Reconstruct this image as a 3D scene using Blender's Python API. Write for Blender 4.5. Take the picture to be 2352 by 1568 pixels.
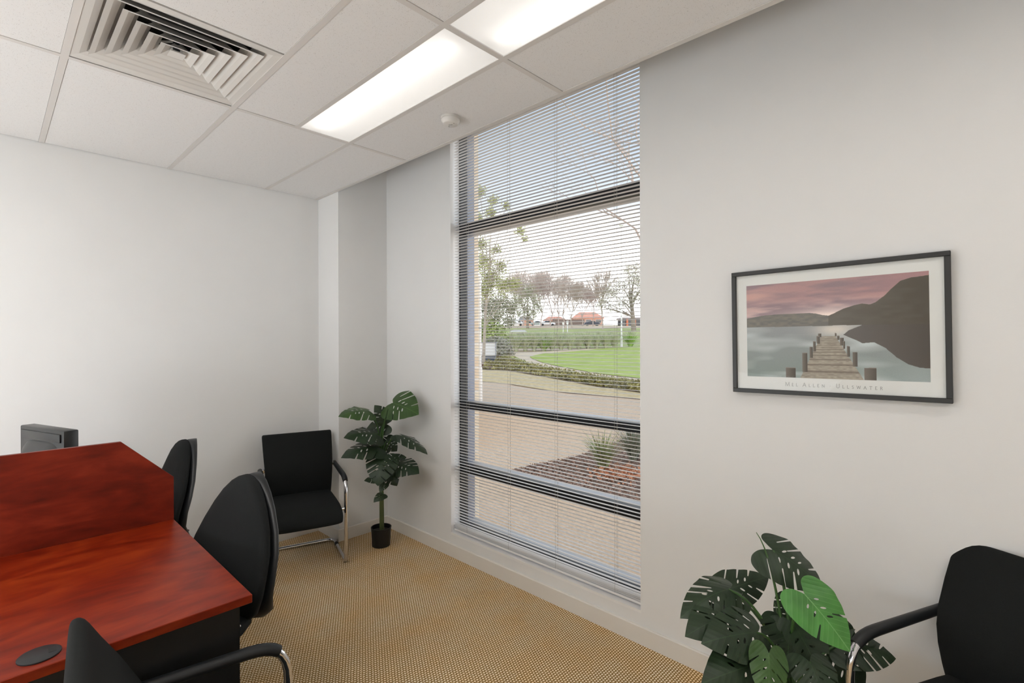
import bpy, bmesh, math, random
import numpy as np
from mathutils import Vector, Matrix
from mathutils.geometry import delaunay_2d_cdt

for o in list(bpy.data.objects):
    bpy.data.objects.remove(o)
scene = bpy.context.scene
COL = scene.collection
PI = math.pi
rnd = random.Random(7)

# ------------------------------------------------------------------ camera
CAM = Vector((0.0, 0.0, 1.487))
CR = Vector((0.7238485, 0.6899549, -0.002364)); CU = Vector((0.0002083, 0.0032078, 0.9999948)); CF = Vector((-0.6899589, 0.7238453, -0.0021782))
FPX = 1146.32
cam_d = bpy.data.cameras.new('camera')
cam_d.sensor_width = 36.0
cam_d.lens = FPX / 2352.0 * 36.0
cam_d.clip_start = 0.05
cam_d.clip_end = 500
cam = bpy.data.objects.new('camera', cam_d)
COL.objects.link(cam)
cam.matrix_world = Matrix(((CR.x, CU.x, -CF.x, CAM.x), (CR.y, CU.y, -CF.y, CAM.y), (CR.z, CU.z, -CF.z, CAM.z), (0, 0, 0, 1)))
scene.camera = cam

# ------------------------------------------------------------------ view, sky, sun
scene.view_settings.view_transform = 'Standard'
scene.view_settings.look = 'None'
scene.view_settings.gamma = 1.0
scene.view_settings.use_curve_mapping = False
scene.view_settings.exposure = 0.0
scene.cycles.use_denoising = True
scene.cycles.max_bounces = 10
scene.cycles.diffuse_bounces = 6
scene.cycles.glossy_bounces = 4
scene.cycles.transmission_bounces = 6
scene.cycles.transparent_max_bounces = 16
scene.cycles.sample_clamp_indirect = 6.0
scene.cycles.caustics_reflective = False
scene.cycles.caustics_refractive = False

SKY = 1.95
world = bpy.data.worlds.new('overcast_sky')
scene.world = world
world.use_nodes = True
wn = world.node_tree.nodes; wl = world.node_tree.links
wn.clear()
w_out = wn.new('ShaderNodeOutputWorld'); w_bg = wn.new('ShaderNodeBackground')
w_tc = wn.new('ShaderNodeTexCoord'); w_sep = wn.new('ShaderNodeSeparateXYZ'); w_cr = wn.new('ShaderNodeValToRGB')
wl.new(w_tc.outputs['Generated'], w_sep.inputs[0]); wl.new(w_sep.outputs['Z'], w_cr.inputs[0])
el = w_cr.color_ramp.elements
SKY_STOPS = ((0.0, (2.2, 2.2, 2.2)), (.13, (2.2, 2.2, 2.2)), (.25, (.52, .56, .61)), (.38, (.33, .40, .485)), (1.0, (.24, .34, .49)))
for z_, c_ in SKY_STOPS[1:-1]: el.new(z_)
for k_, (z_, c_) in enumerate(SKY_STOPS):
    el[k_].position = z_; el[k_].color = (*c_, 1)
wl.new(w_cr.outputs[0], w_bg.inputs[0]); w_bg.inputs[1].default_value = SKY
wl.new(w_bg.outputs[0], w_out.inputs[0])

SUN = .8
sun_d = bpy.data.lights.new('sun', 'SUN'); sun_d.energy = SUN; sun_d.angle = 0.5; sun_d.color = (1.0, 0.96, 0.9)
sun = bpy.data.objects.new('sun', sun_d); COL.objects.link(sun)
sun.rotation_euler = Vector((-0.2, 0.2, -0.95)).to_track_quat('-Z', 'Y').to_euler()

# lamp levels of the ceiling lights (radiance of the acrylic panel, and of the tube behind it)
PANEL_SEEN, TUBE_SEEN, FILL_REAR, FILL_RIGHT = 0.17, 4.8, 7.0, 2.5  # rear and right levels drive fill panels added out of view

# large soft lights: fill added unseen behind the camera, thrown up to the ceiling
def area(name, loc, aim, sx, sy, watts, col=(.90, .955, 1.0)):
    d = bpy.data.lights.new(name, 'AREA'); d.shape = 'RECTANGLE'; d.size = sx; d.size_y = sy; d.energy = watts; d.color = col
    o = bpy.data.objects.new(name, d); COL.objects.link(o)
    o.location = loc; o.rotation_euler = Vector(aim).to_track_quat('-Z', 'Y').to_euler()
    return o
area('fill_uplight_left', (-2.4, -1.9, .75), (-.25, .45, .86), 2.4, 1.2, 58)
area('fill_uplight_right', (.3, -1.9, .75), (-.2, .5, .84), 2.4, 1.2, 16)

# ------------------------------------------------------------------ helpers: placing
def at_depth(px, py, d):
    """point seen at pixel (px,py) of the 2352x1568 frame, d metres along the view axis"""
    return CAM + (CF + CR * ((px - 1176) / FPX) + CU * ((784 - py) / FPX)) * d

TER_D = [1.0, 9, 12, 16, 20, 26, 32, 40, 48, 70, 140, 220]
TER_Z = [-.12, -.12, -.12, .105, .283, .60, .956, 1.35, 1.95, 3.38, 5.55, 8.2]
def ter_z(d):
    return float(np.interp(d, TER_D, TER_Z))
_dd = np.concatenate([np.linspace(1.5, 20, 400), np.linspace(20.1, 219, 900)])
_yy = 784 - ((np.interp(_dd, TER_D, TER_Z) - CAM.z) / _dd - CF.z) / CU.z * FPX
def depth_of(py):
    return float(np.interp(-py, -_yy, _dd))
def ground_at(px, py, lift=0.0):
    d = depth_of(py)
    p = at_depth(px, py, d)
    return Vector((p.x, p.y, ter_z(d) + lift))

# ------------------------------------------------------------------ helpers: colours and materials
def lin(c):
    return tuple((v / 255 / 12.92) if v / 255 <= .04045 else ((v / 255 + .055) / 1.055) ** 2.4 for v in c)

def new_mat(name):
    m = bpy.data.materials.new(name); m.use_nodes = True
    nt = m.node_tree; nt.nodes.clear()
    out = nt.nodes.new('ShaderNodeOutputMaterial'); b = nt.nodes.new('ShaderNodeBsdfPrincipled')
    nt.links.new(b.outputs[0], out.inputs[0])
    return m, nt, b, out

def node(nt, kind, **kw):
    n = nt.nodes.new(kind)
    for k, v in kw.items():
        if hasattr(n, k) and k not in n.inputs:
            setattr(n, k, v)
        else:
            n.inputs[k].default_value = v
    return n

def mat(name, rgb, rough=0.6, metal=0.0, var=0.0, scale=20.0, bump=0.0, bscale=None, spec=0.5, stretch=None, coat=0.0):
    m, nt, b, out = new_mat(name)
    c = lin(rgb)
    b.inputs['Base Color'].default_value = (*c, 1); b.inputs['Roughness'].default_value = rough
    b.inputs['Metallic'].default_value = metal; b.inputs['Specular IOR Level'].default_value = spec
    b.inputs['Coat Weight'].default_value = coat
    if var or bump:
        tc = node(nt, 'ShaderNodeTexCoord'); mp = node(nt, 'ShaderNodeMapping')
        nt.links.new(tc.outputs['Object'], mp.inputs[0])
        if stretch: mp.inputs['Scale'].default_value = stretch
    if var:
        nz = node(nt, 'ShaderNodeTexNoise'); nz.inputs['Scale'].default_value = scale; nz.inputs['Detail'].default_value = 4
        nt.links.new(mp.outputs[0], nz.inputs['Vector'])
        cr = node(nt, 'ShaderNodeValToRGB')
        cr.color_ramp.elements[0].position = .3; cr.color_ramp.elements[1].position = .7
        cr.color_ramp.elements[0].color = (*[v * (1 - var) for v in c], 1); cr.color_ramp.elements[1].color = (*[min(1, v * (1 + var)) for v in c], 1)
        nt.links.new(nz.outputs[0], cr.inputs[0]); nt.links.new(cr.outputs[0], b.inputs['Base Color'])
    if bump:
        nb = node(nt, 'ShaderNodeTexNoise'); nb.inputs['Scale'].default_value = bscale or scale * 4; nb.inputs['Detail'].default_value = 3
        nt.links.new(mp.outputs[0], nb.inputs['Vector'])
        bp = node(nt, 'ShaderNodeBump'); bp.inputs['Strength'].default_value = bump; bp.inputs['Distance'].default_value = .004
        nt.links.new(nb.outputs[0], bp.inputs['Height']); nt.links.new(bp.outputs[0], b.inputs['Normal'])
    return m

# ------------------------------------------------------------------ helpers: meshes
class MB:
    def __init__(s):
        s.v = []; s.f = []; s.uv = None
    def add(s, vs, fs):
        o = len(s.v); s.v += [tuple(p) for p in vs]; s.f += [tuple(i + o for i in f) for f in fs]
        return s
    def box(s, x0, x1, y0, y1, z0, z1):
        return s.add([(x0, y0, z0), (x1, y0, z0), (x1, y1, z0), (x0, y1, z0), (x0, y0, z1), (x1, y0, z1), (x1, y1, z1), (x0, y1, z1)],
                     [(0, 3, 2, 1), (4, 5, 6, 7), (0, 1, 5, 4), (1, 2, 6, 5), (2, 3, 7, 6), (3, 0, 4, 7)])
    def rbox(s, x0, x1, y0, y1, z0, z1, r, seg=2):
        bm = bmesh.new()
        vs = [bm.verts.new(p) for p in [(x0, y0, z0), (x1, y0, z0), (x1, y1, z0), (x0, y1, z0), (x0, y0, z1), (x1, y0, z1), (x1, y1, z1), (x0, y1, z1)]]
        for f in [(0, 3, 2, 1), (4, 5, 6, 7), (0, 1, 5, 4), (1, 2, 6, 5), (2, 3, 7, 6), (3, 0, 4, 7)]:
            bm.faces.new([vs[i] for i in f])
        bmesh.ops.bevel(bm, geom=list(bm.edges), offset=r, segments=seg, profile=.5, affect='EDGES')
        bm.verts.index_update()
        s.add([v.co[:] for v in bm.verts], [[v.index for v in f.verts] for f in bm.faces]); bm.free()
        return s
    def tube(s, path, rad, n=10, cap=True, flat=1.0, up=None):
        """round (or flattened) tube along a polyline; rad number or list"""
        P = [Vector(p) for p in path]; m = len(P)
        R = rad if isinstance(rad, (list, tuple)) else [rad] * m
        prev = None; vs = []; fs = []
        for i, p in enumerate(P):
            t = (P[min(i + 1, m - 1)] - P[max(i - 1, 0)]).normalized()
            if prev is None:
                a = Vector(up) if up else (Vector((0, 0, 1)) if abs(t.z) < .9 else Vector((1, 0, 0)))
                u = (a - t * a.dot(t)).normalized()
            else:
                u = (prev - t * prev.dot(t)).normalized()
            prev = u; w = t.cross(u)
            for k in range(n):
                q = 2 * PI * k / n
                vs.append(p + u * (math.cos(q) * R[i] * flat) + w * (math.sin(q) * R[i]))
        for i in range(m - 1):
            for k in range(n):
                fs.append((i * n + k, i * n + (k + 1) % n, (i + 1) * n + (k + 1) % n, (i + 1) * n + k))
        if cap:
            fs.append(tuple(range(n - 1, -1, -1))); fs.append(tuple((m - 1) * n + k for k in range(n)))
        return s.add(vs, fs)
    def lathe(s, prof, n=24, c=(0, 0, 0), close=True):
        vs = []; fs = []; m = len(prof)
        for r, z in prof:
            for k in range(n):
                q = 2 * PI * k / n; vs.append((c[0] + r * math.cos(q), c[1] + r * math.sin(q), c[2] + z))
        for i in range(m - 1):
            for k in range(n):
                fs.append((i * n + k, i * n + (k + 1) % n, (i + 1) * n + (k + 1) % n, (i + 1) * n + k))
        if close:
            fs.append(tuple(range(n - 1, -1, -1))); fs.append(tuple((m - 1) * n + k for k in range(n)))
        return s.add(vs, fs)
    def loft(s, secs, n=20):
        """secs: (centre, axisA, axisB, exponent)"""
        vs = []; fs = []; m = len(secs)
        for c, A, B, ex in secs:
            c, A, B = Vector(c), Vector(A), Vector(B)
            for k in range(n):
                q = 2 * PI * k / n; co, si = math.cos(q), math.sin(q)
                vs.append(c + A * math.copysign(abs(co) ** (2 / ex), co) + B * math.copysign(abs(si) ** (2 / ex), si))
        for i in range(m - 1):
            for k in range(n):
                fs.append((i * n + k, i * n + (k + 1) % n, (i + 1) * n + (k + 1) % n, (i + 1) * n + k))
        fs.append(tuple(range(n - 1, -1, -1))); fs.append(tuple((m - 1) * n + k for k in range(n)))
        return s.add(vs, fs)
    def mesh(s, name, smooth=False, angle=40):
        me = bpy.data.meshes.new(name); me.from_pydata(s.v, [], s.f)
        bm = bmesh.new(); bm.from_mesh(me); bmesh.ops.recalc_face_normals(bm, faces=bm.faces); bm.to_mesh(me); bm.free()
        if smooth:
            me.shade_smooth()
            try: me.set_sharp_from_angle(angle=math.radians(angle))
            except Exception: pass
        return me
    def build(s, name, m, parent=None, smooth=False, angle=40, loc=None):
        return link(name, s.mesh(name, smooth, angle), m, parent, loc)

def link(name, me, m, parent=None, loc=None):
    if m is not None and not me.materials: me.materials.append(m)
    o = bpy.data.objects.new(name, me); COL.objects.link(o)
    if parent is not None: o.parent = parent
    if loc is not None: o.location = loc
    return o

def thing(name, label, cat, loc=(0, 0, 0), rz=0.0, group=None):
    o = bpy.data.objects.new(name, None); COL.objects.link(o)
    o.empty_display_size = .1
    o.location = loc; o.rotation_euler = (0, 0, rz)
    return tag(o, label, cat, group)
def tag(o, label, cat, group=None):
    o['label'] = label; o['category'] = cat
    if group: o['group'] = group
    return o
def struct(o, label=None):
    o['kind'] = 'structure'
    if label: o['label'] = label
    return o
def stuff(o, label=None, cat=None):
    o['kind'] = 'stuff'
    if label: o['label'] = label
    if cat: o['category'] = cat
    return o
def part(name, me, m, parent, loc=None, rot=None):
    o = link(name, me, m, parent, loc)
    if rot: o.rotation_euler = rot
    return o
def copy_tree(o, parent=None):
    c = o.copy(); COL.objects.link(c)
    if parent is not None: c.parent = parent
    for ch in list(o.children): copy_tree(ch, c)
    return c

def arc(p0, p1, p2, n=6):
    """quadratic bend p0->p2 with corner p1"""
    p0, p1, p2 = Vector(p0), Vector(p1), Vector(p2)
    return [(p0 * (1 - t) ** 2 + p1 * (2 * t * (1 - t)) + p2 * t * t) for t in [i / n for i in range(n + 1)]]
def fillet(pts, r, n=5):
    """polyline with rounded corners"""
    P = [Vector(p) for p in pts]; out = [P[0]]
    for i in range(1, len(P) - 1):
        a = (P[i - 1] - P[i]); b = (P[i + 1] - P[i]); k = min(r, a.length * .49, b.length * .49)
        out += arc(P[i] + a.normalized() * k, P[i], P[i] + b.normalized() * k, n)
    return out + [P[-1]]

# ------------------------------------------------------------------ materials
M_WALL = mat('wall_paint', (228, 228, 227), .75, var=.012, scale=3, bump=.05, bscale=180)
M_TRIM = mat('trim_paint', (224, 220, 213), .5, var=.015, scale=4)
M_TEE = mat('tee_enamel', (212, 208, 204), .45)
M_WHITE = mat('white_enamel', (235, 234, 233), .35)
M_PLASTICW = mat('white_plastic', (214, 211, 206), .4)
M_FRAMEB = mat('black_anodised', (22, 22, 24), .4, metal=.3)
M_FRAMEG = mat('grey_anodised', (132, 136, 150), .4, metal=.3)
M_FRAMET = mat('skylit_anodised', (196, 196, 198), .4, metal=.2)  # frame grey made paler: skylight on the bars put into the colour
M_BLACK = mat('black_fabric', (23, 25, 24), .9, var=.12, scale=300, bump=.25, bscale=900, spec=.25)
M_BLACKG = mat('charcoal_fabric', (22, 24, 24), .85, var=.12, scale=300, bump=.25, bscale=900, spec=.25)
M_BPLAST = mat('black_plastic', (26, 28, 30), .42, spec=.5)
M_BRUBBER = mat('black_rubber', (18, 18, 19), .55)
M_CHROME = mat('chrome', (225, 225, 228), .1, metal=1.0)
M_PANEL = mat('black_laminate', (14, 14, 14), .5)
M_POT = mat('black_pot', (16, 16, 15), .5)
M_SOIL = mat('soil', (38, 30, 22), .95, var=.4, scale=90)
M_STEM = mat('green_stem', (58, 92, 42), .5, var=.2, scale=15)
M_TRUNKG = mat('olive_trunk', (74, 84, 44), .6, var=.25, scale=12)
M_SCREENB = mat('monitor_black', (20, 21, 21), .35)
M_GLASSDARK = mat('dark_glass', (20, 22, 26), .1)

def m_tile():
    m, nt, b, out = new_mat('ceiling_tile')
    b.inputs['Roughness'].default_value = .9; b.inputs['Specular IOR Level'].default_value = .1
    tc = node(nt, 'ShaderNodeTexCoord'); mp = node(nt, 'ShaderNodeMapping')
    nt.links.new(tc.outputs['Object'], mp.inputs[0])
    vo = node(nt, 'ShaderNodeTexVoronoi'); vo.inputs['Scale'].default_value = 210
    nz = node(nt, 'ShaderNodeTexNoise'); nz.inputs['Scale'].default_value = 60; nz.inputs['Detail'].default_value = 2
    for n_ in (vo, nz): nt.links.new(mp.outputs[0], n_.inputs['Vector'])
    th = node(nt, 'ShaderNodeMath', operation='MULTIPLY'); nt.links.new(nz.outputs[0], th.inputs[0]); th.inputs[1].default_value = .36
    lt = node(nt, 'ShaderNodeMath', operation='LESS_THAN'); nt.links.new(vo.outputs['Distance'], lt.inputs[0]); nt.links.new(th.outputs[0], lt.inputs[1])
    mx = node(nt, 'ShaderNodeMix', data_type='RGBA'); nt.links.new(lt.outputs[0], mx.inputs[0])
    mx.inputs[6].default_value = (*lin((228, 227, 226)), 1); mx.inputs[7].default_value = (*lin((190, 187, 183)), 1)
    nt.links.new(mx.outputs[2], b.inputs['Base Color'])
    bp = node(nt, 'ShaderNodeBump'); bp.invert = True; bp.inputs['Strength'].default_value = .5; bp.inputs['Distance'].default_value = .002
    nt.links.new(lt.outputs[0], bp.inputs['Height']); nt.links.new(bp.outputs[0], b.inputs['Normal'])
    return m
M_TILE = m_tile()

def m_carpet():
    """loop-pile carpet: rows of rounded loops, pale crowns on a brown ground, worn patches"""
    m, nt, b, out = new_mat('loop_carpet')
    b.inputs['Roughness'].default_value = .95; b.inputs['Specular IOR Level'].default_value = .1
    tc = node(nt, 'ShaderNodeTexCoord'); sp = node(nt, 'ShaderNodeSeparateXYZ')
    wob = node(nt, 'ShaderNodeTexNoise'); wob.inputs['Scale'].default_value = 30
    nt.links.new(tc.outputs['Object'], wob.inputs['Vector'])
    add = node(nt, 'ShaderNodeVectorMath', operation='MULTIPLY_ADD')
    nt.links.new(wob.outputs['Color'], add.inputs[0]); add.inputs[1].default_value = (.004, .004, 0); nt.links.new(tc.outputs['Object'], add.inputs[2])
    nt.links.new(add.outputs[0], sp.inputs[0])
    def M(op, a, bb=None, c=None):
        n_ = node(nt, 'ShaderNodeMath', operation=op)
        for i, v in enumerate((a, bb, c)):
            if v is None: continue
            if isinstance(v, (int, float)): n_.inputs[i].default_value = v
            else: nt.links.new(v, n_.inputs[i])
        return n_.outputs[0]
    P = .0126
    cx = M('MULTIPLY', sp.outputs[0], 1 / P)
    row = M('FLOOR', cx)
    off = M('MULTIPLY', M('MODULO', row, 2.0), .5)
    cy = M('ADD', M('MULTIPLY', sp.outputs[1], 1 / (P * 1.15)), off)
    fx = M('SUBTRACT', M('FRACT', cx), .5); fy = M('SUBTRACT', M('FRACT', cy), .5)
    r = M('SQRT', M('ADD', M('MULTIPLY', fx, fx), M('MULTIPLY', fy, fy)))
    crown = M('SUBTRACT', 1.0, M('MINIMUM', M('MULTIPLY', r, 2.0), 1.0))
    n2 = node(nt, 'ShaderNodeTexNoise'); n2.inputs['Scale'].default_value = 5.0; n2.inputs['Detail'].default_value = 5
    nt.links.new(tc.outputs['Object'], n2.inputs['Vector'])
    n3 = node(nt, 'ShaderNodeTexNoise'); n3.inputs['Scale'].default_value = 170; n3.inputs['Detail'].default_value = 1
    nt.links.new(tc.outputs['Object'], n3.inputs['Vector'])
    f = M('ADD', M('MULTIPLY', crown, 1.55), M('MULTIPLY', M('SUBTRACT', n3.outputs[0], .5), .55))
    cr = node(nt, 'ShaderNodeValToRGB'); nt.links.new(f, cr.inputs[0])
    E_ = cr.color_ramp.elements
    E_[0].position = .06; E_[0].color = (*lin((138, 106, 52)), 1); E_[1].position = .8; E_[1].color = (*lin((254, 238, 214)), 1)
    q = E_.new(.35); q.color = (*lin((208, 180, 132)), 1)
    tint = node(nt, 'ShaderNodeMix', data_type='RGBA'); tint.blend_type = 'MULTIPLY'
    t2 = node(nt, 'ShaderNodeValToRGB'); nt.links.new(n2.outputs[0], t2.inputs[0])
    t2.color_ramp.elements[0].position = .3; t2.color_ramp.elements[0].color = (1, .86, .66, 1)
    t2.color_ramp.elements[1].position = .66; t2.color_ramp.elements[1].color = (1, 1, 1, 1)
    tint.inputs[0].default_value = .8
    nt.links.new(cr.outputs[0], tint.inputs[6]); nt.links.new(t2.outputs[0], tint.inputs[7])
    nt.links.new(tint.outputs[2], b.inputs['Base Color'])
    bp = node(nt, 'ShaderNodeBump'); bp.inputs['Strength'].default_value = .6; bp.inputs['Distance'].default_value = .004
    nt.links.new(crown, bp.inputs['Height']); nt.links.new(bp.outputs[0], b.inputs['Normal'])
    return m
M_CARPET = m_carpet()

def m_wood(name, c0, c1, c2, rough, axis='Y'):
    m, nt, b, out = new_mat(name)
    b.inputs['Specular IOR Level'].default_value = .22
    b.inputs['Roughness'].default_value = rough
    tc = node(nt, 'ShaderNodeTexCoord'); mp = node(nt, 'ShaderNodeMapping'); nt.links.new(tc.outputs['Object'], mp.inputs[0])
    mp.inputs['Scale'].default_value = (5, 1.6, 5) if axis == 'Y' else (1.6, 9, 9)
    mp.inputs['Rotation'].default_value = (0, 0, .22)
    n1 = node(nt, 'ShaderNodeTexNoise'); n1.inputs['Scale'].default_value = 1.6; n1.inputs['Detail'].default_value = 7; n1.inputs['Distortion'].default_value = 1.4
    n2 = node(nt, 'ShaderNodeTexNoise'); n2.inputs['Scale'].default_value = 9; n2.inputs['Detail'].default_value = 4
    nt.links.new(mp.outputs[0], n1.inputs['Vector']); nt.links.new(mp.outputs[0], n2.inputs['Vector'])
    mm = node(nt, 'ShaderNodeMath', operation='MULTIPLY_ADD'); nt.links.new(n2.outputs[0], mm.inputs[0]); mm.inputs[1].default_value = .35; nt.links.new(n1.outputs[0], mm.inputs[2])
    cr = node(nt, 'ShaderNodeValToRGB'); nt.links.new(mm.outputs[0], cr.inputs[0])
    E_ = cr.color_ramp.elements
    E_[0].position = .45; E_[0].color = (*lin(c0), 1); E_[1].position = .88; E_[1].color = (*lin(c2), 1)
    q = E_.new(.66); q.color = (*lin(c1), 1)
    nt.links.new(cr.outputs[0], b.inputs['Base Color'])
    return m
M_CHERRY = m_wood('cherry_laminate', (92, 18, 2), (118, 30, 6), (140, 48, 14), .36)

def m_leaf(name, c, vein):
    m, nt, b, out = new_mat(name)
    b.inputs['Roughness'].default_value = .42; b.inputs['Specular IOR Level'].default_value = .4
    uv = node(nt, 'ShaderNodeUVMap'); sp = node(nt, 'ShaderNodeSeparateXYZ'); nt.links.new(uv.outputs[0], sp.inputs[0])
    def M(op, a, bb=None):
        n_ = node(nt, 'ShaderNodeMath', operation=op)
        for i, v in enumerate((a, bb)):
            if v is None: continue
            if isinstance(v, (int, float)): n_.inputs[i].default_value = v
            else: nt.links.new(v, n_.inputs[i])
        return n_.outputs[0]
    ay = M('ABSOLUTE', M('SUBTRACT', sp.outputs[1], .5))
    s = M('FRACT', M('MULTIPLY', M('SUBTRACT', sp.outputs[0], M('MULTIPLY', ay, 1.0)), 9.0))
    side = M('LESS_THAN', M('ABSOLUTE', M('SUBTRACT', s, .5)), .05)
    mid = M('LESS_THAN', ay, .008)
    v = M('MAXIMUM', M('MULTIPLY', side, .45), mid)
    nz = node(nt, 'ShaderNodeTexNoise'); nz.inputs['Scale'].default_value = 14
    tc = node(nt, 'ShaderNodeTexCoord'); nt.links.new(tc.outputs['Object'], nz.inputs['Vector'])
    cr = node(nt, 'ShaderNodeValToRGB'); nt.links.new(nz.outputs[0], cr.inputs[0]); cl = lin(c)
    cr.color_ramp.elements[0].position = .3; cr.color_ramp.elements[0].color = (*[k * .75 for k in cl], 1)
    cr.color_ramp.elements[1].position = .75; cr.color_ramp.elements[1].color = (*[k * 1.25 for k in cl], 1)
    mx = node(nt, 'ShaderNodeMix', data_type='RGBA'); nt.links.new(v, mx.inputs[0])
    nt.links.new(cr.outputs[0], mx.inputs[6]); mx.inputs[7].default_value = (*lin(vein), 1)
    nt.links.new(mx.outputs[2], b.inputs['Base Color'])
    bp = node(nt, 'ShaderNodeBump'); bp.invert = True; bp.inputs['Strength'].default_value = .35; bp.inputs['Distance'].default_value = .002
    nt.links.new(M('ABSOLUTE', M('SUBTRACT', s, .5)), bp.inputs['Height']); nt.links.new(bp.outputs[0], b.inputs['Normal'])
    return m
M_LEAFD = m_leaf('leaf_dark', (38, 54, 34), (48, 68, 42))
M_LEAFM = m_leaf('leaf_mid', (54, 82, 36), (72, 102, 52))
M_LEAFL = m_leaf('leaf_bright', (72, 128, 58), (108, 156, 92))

# =================================================================== ROOM
XL, XR, YW, YB = -3.81, 1.7, 2.205, -2.7
ZC = 2.594                       # underside of the ceiling grid
ZT = 3.06                        # soffit above the grid
YE = 1.793                       # front edge of the grid; a blind slot lies between it and the window wall
NX, NY = -3.487, 1.793           # nib (boxed column) in the corner
WX0, WX1, WZ0, WZ1 = -2.688, -1.232, .160, 3.0

struct(MB().box(XL - .2, XR + .2, YB - .2, YW + .0, -.1, 0).build('floor', M_CARPET))
struct(MB().box(XL - .14, XL, YB - .14, YW + .25, 0, ZT).build('wall_left', M_WALL))
struct(MB().box(XR, XR + .14, YB - .14, YW + .25, 0, ZT).build('wall_right', M_WALL))
struct(MB().box(XL, XR, YB - .14, YB, 0, ZT).build('wall_back', M_WALL))
w = MB()
w.box(XL, WX0, YW, 2.284, -.1, ZT); w.box(WX1, XR, YW, 2.284, -.1, ZT)
w.box(WX0, WX1, YW, 2.284, -.1, WZ0); w.box(WX0, WX1, YW, 2.284, WZ1, ZT)
wall_w = struct(w.build('wall_window', M_WALL))
struct(MB().box(XL, NX, NY, YW, 0, ZT).build('wall_nib', M_WALL))
struct(MB().box(XL - .14, XR + .14, YB - .14, 2.47, ZT, ZT + .2).build('trim_1', mat('soffit_board', (150, 147, 143), .9)))

# outer brick leaf of this wall
def m_brick():
    m, nt, b, out = new_mat('sand_brick')
    b.inputs['Roughness'].default_value = .9
    tc = node(nt, 'ShaderNodeTexCoord'); mp = node(nt, 'ShaderNodeMapping'); nt.links.new(tc.outputs['Object'], mp.inputs[0])
    mp.inputs['Rotation'].default_value = (PI / 2, 0, 0)
    br = node(nt, 'ShaderNodeTexBrick'); nt.links.new(mp.outputs[0], br.inputs['Vector'])
    br.inputs['Scale'].default_value = 1; br.inputs['Brick Width'].default_value = .24; br.inputs['Row Height'].default_value = .086
    br.inputs['Mortar Size'].default_value = .006; br.inputs['Color1'].default_value = (*lin((250, 234, 208)), 1)
    br.inputs['Color2'].default_value = (*lin((242, 216, 184)), 1); br.inputs['Mortar'].default_value = (*lin((246, 238, 226)), 1)
    nt.links.new(br.outputs[0], b.inputs['Base Color'])
    return m
M_BRICK = m_brick()
w = MB()
w.box(XL - .14, WX0, 2.365, 2.468, -.1, ZT); w.box(WX1, XR + .14, 2.365, 2.468, -.1, ZT)
w.box(WX0, WX1, 2.365, 2.468, -.1, WZ0); w.box(WX0, WX1, 2.365, 2.468, WZ1, ZT)
w.box(XL - .14, WX0 , 2.284, 2.365, -.1, ZT); w.box(WX1 , XR + .14, 2.284, 2.365, -.1, ZT); w.box(WX0, WX1, 2.284, 2.365, -.1, WZ0 - .002); w.box(WX0, WX1, 2.284, 2.365, WZ1, ZT)
struct(w.build('wall_outside', M_BRICK))

# skirting: flat board with a thin sloped top lip
def skirting(name, x0, y0, x1, y1, nx, ny):
    """board from (x0,y0) to (x1,y1) standing proud of the wall towards (nx,ny)"""
    t, h = .012, .088
    prof = [(0, 0), (t, 0), (t, h - .004), (t - .004, h), (0, h)]
    vs = []; n = len(prof)
    for (x, y) in ((x0, y0), (x1, y1)):
        for d, z in prof: vs.append((x + nx * d, y + ny * d, z))
    fs = [(i, (i + 1) % n, n + (i + 1) % n, n + i) for i in range(n)] + [tuple(range(n - 1, -1, -1)), tuple(range(n, 2 * n))]
    return struct(MB().add(vs, fs).build(name, M_TRIM))
skirting('baseboard_window', NX + .012, YW, XR, YW, 0, -1)
skirting('baseboard_left', XL, YB, XL, NY - .012, 1, 0)
skirting('baseboard_nib', XL, NY, NX + .012, NY, 0, -1)
skirting('baseboard_nib_side', NX, NY, NX, YW - .0, 1, 0)
skirting('baseboard_right', XR, YB, XR, YW - .012, -1, 0)
skirting('baseboard_back', XL + .012, YB, XR - .012, YB, 0, 1)

# ------------------------------------------------------------------ ceiling: grid of tees with lay-in tiles
TX = [XL, -2.595, -1.381, -.167, 1.047, XR]
TY = [YB, -2.19, -1.59, -.992, -.393, .207, .806, 1.402, YE]
ceil = struct(MB().box(XL, XR, YE - .012, YE, ZC + .001, ZT).build('ceiling', M_WALL))   # upstand closing the grid towards the blind slot
part('edge_trim', MB().box(NX - .32, XR, YE - .024, YE, ZC - .0015, ZC + .0015).box(XL + .004, XR, YE - .002, YE, ZC, ZC + .03).mesh('edge_trim'), M_TEE, ceil)
TW = .024
def tee(x0, x1, y0, y1):
    part('tee', MB().box(x0, x1, y0, y1, ZC - .001, ZC + .002).mesh('tee'), M_TEE, ceil)
for x in TX[1:-1]: tee(x - TW / 2, x + TW / 2, YB, YE - .024)
SLOT = []       # tiles replaced by lights and the air diffuser: (x0, x1, y0, y1, kind)
for y in TY[1:-1]:
    for i in range(len(TX) - 1):
        tee(TX[i] + (TW / 2 if i else .003), TX[i + 1] - (TW / 2 if i < len(TX) - 2 else 0), y - TW / 2, y + TW / 2)
for i in (1, 2, 3):
    tee(TX[i] + TW / 2, TX[i + 1] - TW / 2, 1.107 - TW / 2, 1.107 + TW / 2)
for i in (1, 2):
    tee(TX[i] + TW / 2, TX[i + 1] - TW / 2, -.992 + .3 - TW / 2, -.992 + .3 + TW / 2)
tile_cache = {}
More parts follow.
